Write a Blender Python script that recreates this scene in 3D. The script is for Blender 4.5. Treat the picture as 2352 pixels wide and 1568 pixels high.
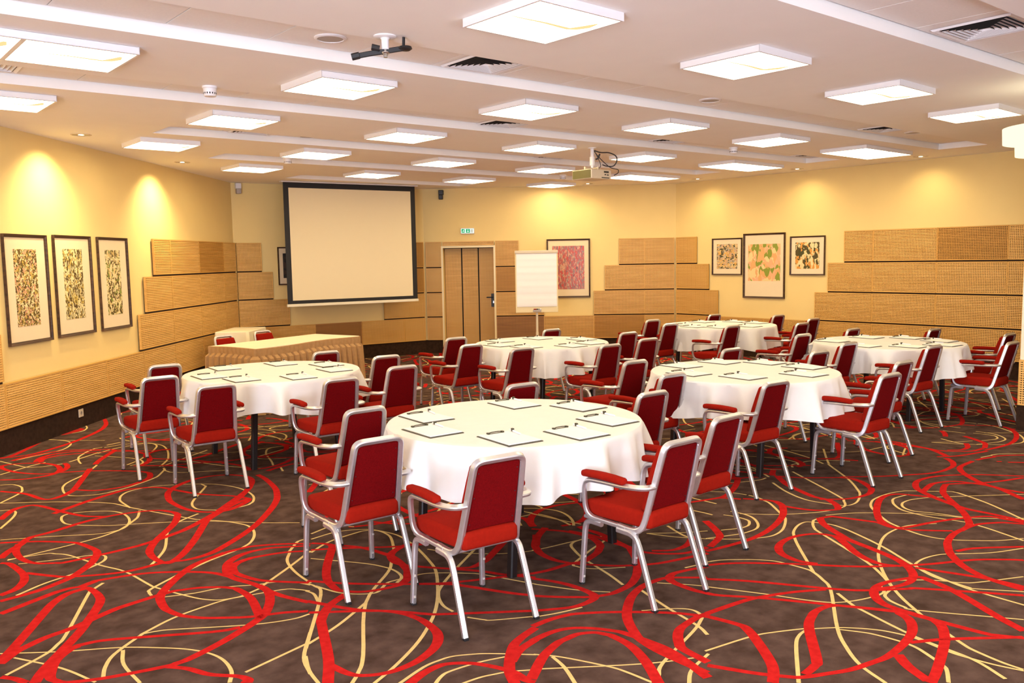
import bpy, bmesh, math, random
from mathutils import Vector, Matrix
PI = math.pi
rnd = random.Random(7)
C = bpy.context.scene.collection
for o in list(bpy.data.objects):
    bpy.data.objects.remove(o)

# ------------------------------------------------------------------ camera
CAM_H = 1.70814
cam_d = bpy.data.cameras.new('camera')
cam_d.sensor_width = 36.0
cam_d.lens = 1947.3 * 36.0 / 2352.0
cam_d.clip_start = 0.05
cam_d.clip_end = 100
cam = bpy.data.objects.new('camera', cam_d)
C.objects.link(cam)
_p, _r, _g = math.radians(5.5615), math.radians(-0.99498), math.radians(40.8151)
_f = Vector((0, math.cos(_p), -math.sin(_p)))
_u0 = Vector((0, math.sin(_p), math.cos(_p)))
_x0 = Vector((1, 0, 0))
_x = _x0 * math.cos(_r) + _u0 * math.sin(_r)
_u = -_x0 * math.sin(_r) + _u0 * math.cos(_r)
_G = Matrix.Rotation(-_g, 3, 'Z')
_x, _u, _f = _G @ _x, _G @ _u, _G @ _f
cam.matrix_world = Matrix(((_x.x, _u.x, -_f.x, 0), (_x.y, _u.y, -_f.y, 0), (_x.z, _u.z, -_f.z, CAM_H), (0, 0, 0, 1)))
bpy.context.scene.camera = cam

# ------------------------------------------------------------------ world, light, exposure
sc = bpy.context.scene
sc.view_settings.view_transform = 'Standard'
sc.view_settings.look = 'None'
sc.view_settings.use_curve_mapping = False
sc.view_settings.gamma = 1.0
sc.view_settings.exposure = 0.45
w = bpy.data.worlds.new('world')
sc.world = w
w.use_nodes = True
bg = w.node_tree.nodes['Background']
bg.inputs['Color'].default_value = (0.75, 0.83, 1.0, 1)
bg.inputs['Strength'].default_value = 0.3

PANEL_COL = (1.0, 0.80, 0.49)
PANEL_STR = 11.0
SPOT_COL = (1.0, 0.80, 0.42)
DAY_COL = (0.74, 0.80, 1.0)

def area_light(name, loc, direction, sx, sy, power, col):
    d = bpy.data.lights.new(name, 'AREA')
    d.shape = 'RECTANGLE'
    d.size, d.size_y, d.energy, d.color = sx, sy, power, col
    o = bpy.data.objects.new(name, d)
    C.objects.link(o)
    o.location = loc
    o.rotation_euler = Vector(direction).to_track_quat('-Z', 'Z').to_euler()
    return o

# window daylight behind the photographer, its panels aimed up to brighten the ceiling
area_light('window_daylight', (1.5, -3.75, 1.0), (0.0, 1, 1.1), 7.0, 1.6, 230, DAY_COL)
area_light('window_daylight', (-3.5, -0.9, 1.1), (1, 0.4, 1.0), 5.5, 1.8, 760, DAY_COL)

# ------------------------------------------------------------------ materials
def mat(name, col, rough=0.6, metal=0.0, spec=0.5, noise=0.0, nscale=8.0, bump=0.0, bscale=200.0, sheen=0.0, col2=None):
    m = bpy.data.materials.new(name)
    m.use_nodes = True
    nt = m.node_tree
    b = nt.nodes['Principled BSDF']
    b.inputs['Base Color'].default_value = (*col, 1)
    b.inputs['Roughness'].default_value = rough
    b.inputs['Metallic'].default_value = metal
    b.inputs['Specular IOR Level'].default_value = spec
    if sheen:
        b.inputs['Sheen Weight'].default_value = sheen
    tc = nt.nodes.new('ShaderNodeTexCoord')
    n = nt.nodes.new('ShaderNodeTexNoise')
    n.inputs['Scale'].default_value = nscale
    n.inputs['Detail'].default_value = 4
    nt.links.new(tc.outputs['Object'], n.inputs['Vector'])
    r = nt.nodes.new('ShaderNodeValToRGB')
    c2 = col2 if col2 else tuple(min(1, c * (1 - noise)) for c in col)
    r.color_ramp.elements[0].position = 0.3
    r.color_ramp.elements[0].color = (*c2, 1)
    r.color_ramp.elements[1].position = 0.7
    r.color_ramp.elements[1].color = (*col, 1)
    nt.links.new(n.outputs['Fac'], r.inputs['Fac'])
    nt.links.new(r.outputs['Color'], b.inputs['Base Color'])
    if bump:
        n2 = nt.nodes.new('ShaderNodeTexNoise')
        n2.inputs['Scale'].default_value = bscale
        n2.inputs['Detail'].default_value = 3
        nt.links.new(tc.outputs['Object'], n2.inputs['Vector'])
        bp = nt.nodes.new('ShaderNodeBump')
        bp.inputs['Strength'].default_value = bump
        bp.inputs['Distance'].default_value = 0.01
        nt.links.new(n2.outputs['Fac'], bp.inputs['Height'])
        nt.links.new(bp.outputs['Normal'], b.inputs['Normal'])
    return m

def emis(name, col, strength):
    m = bpy.data.materials.new(name)
    m.use_nodes = True
    nt = m.node_tree
    nt.nodes.clear()
    e = nt.nodes.new('ShaderNodeEmission')
    e.inputs['Color'].default_value = (*col, 1)
    e.inputs['Strength'].default_value = strength
    o = nt.nodes.new('ShaderNodeOutputMaterial')
    nt.links.new(e.outputs[0], o.inputs[0])
    return m

def wood(name, c1, c2):
    m = bpy.data.materials.new(name)
    m.use_nodes = True
    nt = m.node_tree
    b = nt.nodes['Principled BSDF']
    b.inputs['Roughness'].default_value = 0.5
    tc = nt.nodes.new('ShaderNodeTexCoord')
    mp = nt.nodes.new('ShaderNodeMapping')
    mp.inputs['Scale'].default_value = (1.2, 6.0, 18.0)
    nt.links.new(tc.outputs['Object'], mp.inputs['Vector'])
    n = nt.nodes.new('ShaderNodeTexNoise')
    n.inputs['Scale'].default_value = 2.0
    n.inputs['Detail'].default_value = 5
    nt.links.new(mp.outputs[0], n.inputs['Vector'])
    r = nt.nodes.new('ShaderNodeValToRGB')
    r.color_ramp.elements[0].position = 0.35
    r.color_ramp.elements[0].color = (*c1, 1)
    r.color_ramp.elements[1].position = 0.65
    r.color_ramp.elements[1].color = (*c2, 1)
    nt.links.new(n.outputs['Fac'], r.inputs['Fac'])
    nt.links.new(r.outputs['Color'], b.inputs['Base Color'])
    return m

def art(name, palette, scale, stretch=(1, 1, 1), seed=0.0, detail=None):
    """plain abstract print: cells and swirls in the colours of the picture"""
    m = bpy.data.materials.new(name)
    m.use_nodes = True
    nt = m.node_tree
    b = nt.nodes['Principled BSDF']
    b.inputs['Roughness'].default_value = 0.35
    tc = nt.nodes.new('ShaderNodeTexCoord')
    mp = nt.nodes.new('ShaderNodeMapping')
    mp.inputs['Scale'].default_value = stretch
    mp.inputs['Location'].default_value = (seed, seed * 0.7, seed * 1.3)
    nt.links.new(tc.outputs['Object'], mp.inputs['Vector'])
    nz = nt.nodes.new('ShaderNodeTexNoise')
    nz.inputs['Scale'].default_value = scale * 0.45
    nz.inputs['Detail'].default_value = 2
    nt.links.new(mp.outputs[0], nz.inputs['Vector'])
    mx = nt.nodes.new('ShaderNodeMix')
    mx.data_type = 'VECTOR'
    mx.inputs['Factor'].default_value = 0.12
    nt.links.new(mp.outputs[0], mx.inputs['A'])
    nt.links.new(nz.outputs['Color'], mx.inputs['B'])
    v = nt.nodes.new('ShaderNodeTexVoronoi')
    v.inputs['Scale'].default_value = scale
    nt.links.new(mx.outputs['Result'], v.inputs['Vector'])
    sp = nt.nodes.new('ShaderNodeSeparateColor')
    nt.links.new(v.outputs['Color'], sp.inputs[0])
    ad = nt.nodes.new('ShaderNodeMath')
    ad.operation = 'MULTIPLY_ADD'
    ad.inputs[1].default_value = 0.55
    nt.links.new(sp.outputs[0], ad.inputs[0])
    ms = nt.nodes.new('ShaderNodeMath')
    ms.operation = 'MULTIPLY'
    ms.inputs[1].default_value = 0.5
    nt.links.new(nz.outputs['Fac'], ms.inputs[0])
    nt.links.new(ms.outputs[0], ad.inputs[2])
    r = nt.nodes.new('ShaderNodeValToRGB')
    r.color_ramp.interpolation = 'CONSTANT'
    el = r.color_ramp.elements
    n = len(palette)
    el[0].position = 0
    el[0].color = (*palette[0], 1)
    el[1].position = 0.15 + 0.65 / (n - 1)
    el[1].color = (*palette[1], 1)
    for i in range(2, n):
        e = el.new(0.15 + 0.65 * i / (n - 1))
        e.color = (*palette[i], 1)
    nt.links.new(ad.outputs[0], r.inputs['Fac'])
    nt.links.new(r.outputs['Color'], b.inputs['Base Color'])
    return m

M = {}
M['wall'] = mat('cream_wall_paint', (0.84, 0.64, 0.27), 0.75, noise=0.03, nscale=3, bump=0.02, bscale=300)
M['wall_pale'] = mat('pale_wall_paint', (0.84, 0.77, 0.58), 0.75, noise=0.03, nscale=3)
M['ceiling'] = mat('white_ceiling_paint', (0.93, 0.90, 0.86), 0.8, noise=0.02, nscale=4, bump=0.02, bscale=400)
M['tile'] = mat('ceiling_tile', (0.90, 0.86, 0.81), 0.85, noise=0.04, nscale=60, bump=0.05, bscale=500)
M['gap'] = mat('dark_gap', (0.012, 0.009, 0.007), 0.9)
M['carpet'] = mat('brown_carpet', (0.125, 0.078, 0.062), 1.0, spec=0.0, nscale=9, col2=(0.060, 0.035, 0.026), bump=0.5, bscale=450)
M['carpet_red'] = mat('red_carpet_line', (0.56, 0.020, 0.018), 1.0, spec=0.0, noise=0.25, nscale=30, bump=0.4, bscale=450)
M['carpet_yellow'] = mat('yellow_carpet_line', (0.78, 0.56, 0.22), 1.0, spec=0.0, noise=0.15, nscale=30, bump=0.4, bscale=450)
M['skirting'] = mat('dark_carpet_skirting', (0.045, 0.024, 0.014), 0.95, spec=0.1, noise=0.4, nscale=25, bump=0.3)
M['wood'] = wood('light_beech', (0.76, 0.44, 0.115), (0.88, 0.54, 0.165))
M['wood_mid'] = wood('amber_beech', (0.56, 0.28, 0.05), (0.66, 0.34, 0.07))
M['wood_dark'] = wood('brown_beech', (0.38, 0.17, 0.045), (0.48, 0.23, 0.06))
M['wood_edge'] = wood('beech_edge', (0.62, 0.34, 0.08), (0.72, 0.40, 0.10))
M['felt'] = mat('dark_felt_backing', (0.028, 0.014, 0.006), 0.95)
M['metal'] = mat('brushed_aluminium', (0.66, 0.65, 0.665), 0.36, metal=0.85, noise=0.08, nscale=40)
M['steel'] = mat('bright_steel', (0.6, 0.62, 0.62), 0.2, metal=1.0)
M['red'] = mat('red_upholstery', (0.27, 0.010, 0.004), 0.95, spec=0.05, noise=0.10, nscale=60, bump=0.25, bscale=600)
M['red_back'] = mat('shaded_red_back_cloth', (0.145, 0.002, 0.003), 0.95, spec=0.05, noise=0.3, nscale=120, bump=0.2, bscale=700)  # deeper red puts the shading of the chair backs into the colour
M['black'] = mat('black_plastic', (0.012, 0.011, 0.012), 0.45)
M['black_leg'] = mat('black_enamel', (0.010, 0.008, 0.008), 0.35)
M['cloth'] = mat('white_tablecloth', (0.74, 0.725, 0.70), 0.85, spec=0.15, noise=0.03, nscale=10, bump=0.25, bscale=9)
M['cream_cloth'] = mat('cream_tablecloth', (0.84, 0.76, 0.55), 0.85, noise=0.03, nscale=10, bump=0.08, bscale=35)
M['skirt'] = mat('tan_table_skirt', (0.44, 0.25, 0.10), 0.8, noise=0.15, nscale=30, bump=0.1, bscale=200)
M['paper'] = mat('white_paper', (0.90, 0.88, 0.84), 0.6, noise=0.01)
M['board'] = mat('dark_olive_board', (0.035, 0.032, 0.016), 0.5)
M['pen_white'] = mat('white_pen_plastic', (0.75, 0.76, 0.82), 0.3)
M['white_plastic'] = mat('white_plastic', (0.80, 0.78, 0.78), 0.4)
M['grey_plastic'] = mat('grey_plastic', (0.42, 0.37, 0.33), 0.5)
M['beige_plastic'] = mat('beige_plastic', (0.66, 0.56, 0.40), 0.5)
M['olive'] = mat('olive_grille', (0.10, 0.085, 0.02), 0.5)
M['frame'] = wood('dark_brown_frame', (0.035, 0.014, 0.006), (0.085, 0.036, 0.014))
M['mount_card'] = mat('cream_mount_card', (0.80, 0.66, 0.44), 0.7, noise=0.02)
M['screen'] = mat('screen_fabric', (0.82, 0.70, 0.45), 0.85, noise=0.01)
M['screen_edge'] = mat('black_screen_border', (0.008, 0.008, 0.010), 0.6)
M['door_frame'] = mat('cream_steel_frame', (0.80, 0.66, 0.34), 0.35, spec=0.5)
M['sign_green'] = emis('green_sign_face', (0.0, 0.30, 0.08), 0.9)
M['sign_white'] = emis('white_sign_face', (0.75, 1.0, 0.85), 0.9)
M['diffuser'] = emis('lit_diffuser', PANEL_COL, PANEL_STR)
M['reflector'] = emis('reflector_shading_glow', (1.0, 0.74, 0.34), 0.78)  # weak glow that paints the reflector's warm shading
M['shade'] = emis('lit_lamp_shade', (1.0, 0.86, 0.55), 1.1)
M['lamp_glow'] = emis('lit_downlight_lamp', (1.0, 0.8, 0.5), 6.0)

# ------------------------------------------------------------------ helpers
def new_obj(name, bm, m, parent=None, smooth=False):
    me = bpy.data.meshes.new(name)
    bm.to_mesh(me)
    bm.free()
    ms = m if isinstance(m, (list, tuple)) else [m]
    for x in ms:
        me.materials.append(x)
    if smooth:
        for p in me.polygons:
            p.use_smooth = True
    if not smooth and any(p.use_smooth for p in me.polygons):
        me.set_sharp_from_angle(angle=math.radians(38))
    o = bpy.data.objects.new(name, me)
    C.objects.link(o)
    if parent:
        o.parent = parent
    return o

def tag(o, label=None, cat=None, group=None, kind=None):
    if label:
        o['label'] = label
    if cat:
        o['category'] = cat
    if group:
        o['group'] = group
    if kind:
        o['kind'] = kind
    return o

def empty(name, label=None, cat=None, group=None, loc=(0, 0, 0), rz=0.0):
    o = bpy.data.objects.new(name, None)
    C.objects.link(o)
    o.location = loc
    o.rotation_euler = (0, 0, rz)
    o.empty_display_size = 0.1
    return tag(o, label, cat, group)

def dup(o, parent=None):
    c = o.copy()
    C.objects.link(c)
    if parent:
        c.parent = parent
    for ch in list(o.children):
        dup(ch, c)
    return c

def box(bm, x0, x1, y0, y1, z0, z1, mi=0):
    vs = [bm.verts.new(p) for p in ((x0, y0, z0), (x1, y0, z0), (x1, y1, z0), (x0, y1, z0), (x0, y0, z1), (x1, y0, z1), (x1, y1, z1), (x0, y1, z1))]
    for f in ((3, 2, 1, 0), (4, 5, 6, 7), (0, 1, 5, 4), (1, 2, 6, 5), (2, 3, 7, 6), (3, 0, 4, 7)):
        fc = bm.faces.new([vs[i] for i in f])
        fc.material_index = mi
    return vs

def rbox(x0, x1, y0, y1, z0, z1, bev=0.01, seg=3, deform=None, cuts=0):
    bm = bmesh.new()
    box(bm, x0, x1, y0, y1, z0, z1)
    bmesh.ops.bevel(bm, geom=bm.edges[:], offset=bev, segments=seg, profile=0.5, affect='EDGES')
    if cuts:
        long_e = [e for e in bm.edges if e.calc_length() > 3 * bev]
        bmesh.ops.subdivide_edges(bm, edges=long_e, cuts=cuts, use_grid_fill=True)
    if deform:
        for v in bm.verts:
            v.co = Vector(deform(*v.co))
    bmesh.ops.recalc_face_normals(bm, faces=bm.faces[:])
    return bm

def quad(bm, pts, mi=0):
    f = bm.faces.new([bm.verts.new(p) for p in pts])
    f.material_index = mi
    return f

def lathe(bm, prof, n=24, c=(0, 0, 0), mi=0, smooth=True):
    rings = []
    for r, z in prof:
        rings.append([bm.verts.new((c[0] + r * math.cos(2 * PI * i / n), c[1] + r * math.sin(2 * PI * i / n), c[2] + z)) for i in range(n)])
    for a, b in zip(rings, rings[1:]):
        for i in range(n):
            f = bm.faces.new((a[i], a[(i + 1) % n], b[(i + 1) % n], b[i]))
            f.material_index = mi
            f.smooth = smooth
    for rg, fl in ((rings[0], True), (rings[-1], False)):
        if prof[0 if fl else -1][0] > 1e-5:
            f = bm.faces.new(list(reversed(rg)) if fl else rg)
            f.material_index = mi

def round_path(pts, rad=0.02, n=4):
    """fillet the inner corners of a polyline"""
    P = [Vector(p) for p in pts]
    out = [P[0]]
    for a, b, c in zip(P, P[1:], P[2:]):
        r1 = min(rad, (b - a).length * 0.45, (c - b).length * 0.45)
        s = b + (a - b).normalized() * r1
        e = b + (c - b).normalized() * r1
        for i in range(n + 1):
            t = i / n
            out.append(s * (1 - t) ** 2 + b * 2 * t * (1 - t) + e * t * t)
    out.append(P[-1])
    return out

def sweep(bm, path, w, h, side=(1, 0, 0), rr=0.3, mi=0, closed_ends=True):
    """tube of rounded-rectangle section: w along 'side', h across"""
    P = [Vector(p) for p in path]
    c = min(w, h) * rr
    prof = [(w / 2 - c, h / 2), (-w / 2 + c, h / 2), (-w / 2, h / 2 - c), (-w / 2, -h / 2 + c), (-w / 2 + c, -h / 2), (w / 2 - c, -h / 2), (w / 2, -h / 2 + c), (w / 2, h / 2 - c)]
    s = Vector(side).normalized()
    rings = []
    for i, p in enumerate(P):
        t = (P[min(i + 1, len(P) - 1)] - P[max(i - 1, 0)]).normalized()
        s = (s - t * s.dot(t))
        if s.length < 1e-4:
            s = t.orthogonal()
        s.normalize()
        u = t.cross(s)
        rings.append([bm.verts.new(p + s * a + u * b) for a, b in prof])
    n = len(prof)
    for a, b in zip(rings, rings[1:]):
        for i in range(n):
            f = bm.faces.new((a[i], a[(i + 1) % n], b[(i + 1) % n], b[i]))
            f.material_index = mi
            f.smooth = True
    if closed_ends:
        bm.faces.new(list(reversed(rings[0]))).material_index = mi
        bm.faces.new(rings[-1]).material_index = mi
    bmesh.ops.recalc_face_normals(bm, faces=bm.faces[:])

def tube(bm, path, r, n=8, mi=0):
    P = [Vector(p) for p in path]
    s = Vector((0.31, 0.87, 0.38))
    rings = []
    for i, p in enumerate(P):
        t = (P[min(i + 1, len(P) - 1)] - P[max(i - 1, 0)]).normalized()
        s = (s - t * s.dot(t)).normalized()
        u = t.cross(s)
        rings.append([bm.verts.new(p + (s * math.cos(2 * PI * k / n) + u * math.sin(2 * PI * k / n)) * r) for k in range(n)])
    for a, b in zip(rings, rings[1:]):
        for k in range(n):
            f = bm.faces.new((a[k], a[(k + 1) % n], b[(k + 1) % n], b[k]))
            f.smooth = True
            f.material_index = mi
    bm.faces.new(list(reversed(rings[0]))).material_index = mi
    bm.faces.new(rings[-1]).material_index = mi

def spline(pts, n=8, closed=False):
    P = [Vector(p) for p in pts]
    if closed:
        P = [P[-1]] + P + [P[0], P[1]]
    else:
        P = [P[0] * 2 - P[1]] + P + [P[-1] * 2 - P[-2]]
    out = []
    for i in range(1, len(P) - 2):
        a, b, c, d = P[i - 1], P[i], P[i + 1], P[i + 2]
        for k in range(n):
            t = k / n
            out.append(0.5 * ((2 * b) + (c - a) * t + (2 * a - 5 * b + 4 * c - d) * t * t + (3 * b - a - 3 * c + d) * t ** 3))
    out.append(P[-2])
    return out

# ------------------------------------------------------------------ room shell
CE = 2.998
Z4, Z3, Z2, Z1, ZT = 0.244, 0.676, 1.125, 1.581, 2.040      # the panel rows: base, lines, top
P1 = Vector((5.608, 13.313, 0))
P2 = Vector((9.010, 12.853, 0))
P3 = Vector((12.312, 9.686, 0))
DL = (Vector((1.481, 8.836, 0)) - P1).normalized()
PL = P1 + DL * 15.0
PR = Vector((12.312, -4.0, 0))
PB = Vector((PL.x, -4.0, 0))

class Wall:
    """A is the right end and B the left end seen from inside the room; 'mdir' tells from which corner distances were measured"""
    def __init__(s, A, B, from_left):
        s.A, s.B, s.fl = A, B, from_left
        s.L = (B - A).length
        s.u = (B - A).normalized()
        s.n = Vector((-s.u.y, s.u.x, 0))
    def s0(s, s_):                        # measured -> distance from A
        return s.L - s_ if s.fl else s_
    def mat(s, sm, z, off=0.0):           # frame at measured distance sm: x to the left, y into the room
        p = s.A + s.u * s.s0(sm) + s.n * off
        return Matrix(((s.u.x, s.n.x, 0, p.x), (s.u.y, s.n.y, 0, p.y), (0, 0, 1, z), (0, 0, 0, 1)))

WL = Wall(P1, PL, False)
WS = Wall(P2, P1, True)
WD = Wall(P3, P2, True)
WR = Wall(PR, P3, True)

def wall_slab(name, W_, m, holes=(), t=0.26, ztop=CE + 0.25):
    """slab behind the wall line, with rectangular openings given as (measured s0, s1, z0, z1)"""
    bm = bmesh.new()
    xs = {0.0, W_.L}
    hs = []
    for a, b, z0, z1 in holes:
        x0, x1 = sorted((W_.s0(a), W_.s0(b)))
        xs |= {x0, x1}
        hs.append((x0, x1, z0, z1))
    xs = sorted(xs)
    for x0, x1 in zip(xs, xs[1:]):
        hh = [h for h in hs if h[0] <= x0 + 1e-6 and h[1] >= x1 - 1e-6]
        if hh:
            h = hh[0]
            if h[2] > 0:
                box(bm, x0, x1, -t, 0, 0, h[2])
            box(bm, x0, x1, -t, 0, h[3], ztop)
        else:
            box(bm, x0, x1, -t, 0, 0, ztop)
    o = new_obj(name, bm, m)
    p = W_.A
    o.matrix_world = Matrix(((W_.u.x, W_.n.x, 0, p.x), (W_.u.y, W_.n.y, 0, p.y), (0, 0, 1, 0), (0, 0, 0, 1)))
    return tag(o, kind='structure')

wall_slab('wall_left', WL, M['wall'])
wall_slab('wall_back', WS, M['wall'])
DOOR_S0, DOOR_S1, DOOR_Z = 0.352, 1.276, 1.925
wall_slab('wall_front', WD, M['wall'], holes=[(DOOR_S0, DOOR_S1, -1, DOOR_Z)])
wall_slab('wall_right', WR, M['wall'])
WB = Wall(PB, PR, False)      # behind the camera
bm = bmesh.new()
box(bm, PB.x - 0.4, PR.x + 0.4, -4.4, -4.2, 0, CE + 0.25)
tag(new_obj('wall_rear', bm, M['wall_pale']), kind='structure')
bm = bmesh.new()
box(bm, PB.x - 0.4, PB.x - 0.2, -4.4, PL.y + 0.3, 0, CE + 0.25)
tag(new_obj('wall_far_left', bm, M['wall_pale']), kind='structure')

# the wall end that juts in at the right edge of the view
pil = bmesh.new()
box(pil, 8.86, 9.26, 2.20, 2.89, 0, CE + 0.02)
tag(new_obj('wall_return', pil, M['wall_pale']), kind='structure')

def skirting(name, W_, a, b, h=Z4):
    x0, x1 = sorted((W_.s0(a), W_.s0(b)))
    bm = bmesh.new()
    box(bm, x0, x1, 0, 0.012, 0.0, h)
    o = new_obj(name, bm, M['skirting'])
    p = W_.A
    o.matrix_world = Matrix(((W_.u.x, W_.n.x, 0, p.x), (W_.u.y, W_.n.y, 0, p.y), (0, 0, 1, 0), (0, 0, 0, 1)))
    return tag(o, kind='structure')
skirting('baseboard_left', WL, 0.0, 12.0)
skirting('baseboard_back', WS, 0, WS.L)
skirting('baseboard_front', WD, 0, DOOR_S0 - 0.03)
skirting('baseboard_front', WD, DOOR_S1 + 0.03, WD.L)
skirting('baseboard_right', WR, 0.0, 9.0)
bm = bmesh.new()
box(bm, 8.848, 9.272, 2.19, 2.902, 0, Z4)
tag(new_obj('baseboard_return', bm, M['skirting']), kind='structure')

# ---- ceiling with long shallow recesses (far edge, near edge, both as a + b*u; from u0 to u1)
RH = 0.07
STR = [((2.62, -0.035), (2.00, -0.035), -6.0, 11.32), ((5.10, -0.033), (4.43, -0.025), -6.0, 11.32), ((7.00, -0.040), (6.36, -0.030), -6.0, 11.28),
       ((8.78, -0.028), (8.22, -0.022), 2.90, 11.26), ((10.53, -0.035), (9.98, -0.035), 4.10, 10.54), ((12.42, -0.040), (11.90, -0.040), 6.0, 9.25)]
poly_pts = [PB + Vector((-0.4, -0.4, 0)), PR + Vector((0.3, -0.4, 0)), P3 + Vector((0.3, 0.1, 0)), P2 + Vector((0.1, 0.3, 0)), P1 + Vector((0, 0.35, 0)), PL + Vector((-0.4, 0.3, 0))]
def inside_clip(bm):
    pass
bm = bmesh.new()
def ceil_quad(u0, u1, lo, hi, z, mi=0):
    quad(bm, ((u0, lo[0] + lo[1] * u0, z), (u0, hi[0] + hi[1] * u0, z), (u1, hi[0] + hi[1] * u1, z), (u1, lo[0] + lo[1] * u1, z)), mi)
U0, U1 = -8.0, 13.0
prev = (-4.6, 0.0)
for far, near, a, b in STR:
    ceil_quad(U0, U1, prev, near, CE)
    if a > U0:
        ceil_quad(U0, a, near, far, CE)
    if b < U1:
        ceil_quad(b, U1, near, far, CE)
    fa, fb, na, nb = (far[0] + far[1] * a), (far[0] + far[1] * b), (near[0] + near[1] * a), (near[0] + near[1] * b)
    zt = CE + RH + 0.03
    for (p, q) in (((a, fa), (b, fb)), ((b, fb), (b, nb)), ((b, nb), (a, na)), ((a, na), (a, fa))):
        quad(bm, ((*p, CE), (*p, zt), (*q, zt), (*q, CE)))
    ceil_quad(a, b, near, far, zt, 1)
    prev = far
ceil_quad(U0, U1, prev, (14.2, 0.0), CE)
o = new_obj('ceiling', bm, [M['ceiling'], M['gap']])
tag(o, kind='structure')
# tiles lying in the recesses
bm = bmesh.new()
for far, near, a, b in STR:
    u = 2.38 + 0.6 * math.floor((a - 2.38) / 0.6)
    while u < b:
        x0, x1 = max(u + 0.004, a), min(u + 0.596, b - 0.004)
        if x1 - x0 > 0.05:
            f = lambda L, x, d: L[0] + L[1] * x + d
            g = 0.020
            z0, z1 = CE + RH, CE + RH + 0.02
            p = [(x0, f(near, x0, 0.004)), (x1, f(near, x1, 0.004)), (x1, f(far, x1, -g)), (x0, f(far, x0, -g))]
            quad(bm, [(q[0], q[1], z0) for q in reversed(p)])
            for i in range(4):
                q, r = p[i], p[(i + 1) % 4]
                quad(bm, ((*q, z0), (*r, z0), (*r, z1), (*q, z1)))
        u += 0.6
tag(new_obj('ceiling_tiles', bm, M['tile'], o), kind='structure')
bm = bmesh.new()
box(bm, -9, 14, -5.5, 15, CE + 0.26, CE + 0.36)
tag(new_obj('ceiling_slab', bm, M['ceiling'], o), kind='structure')

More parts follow.
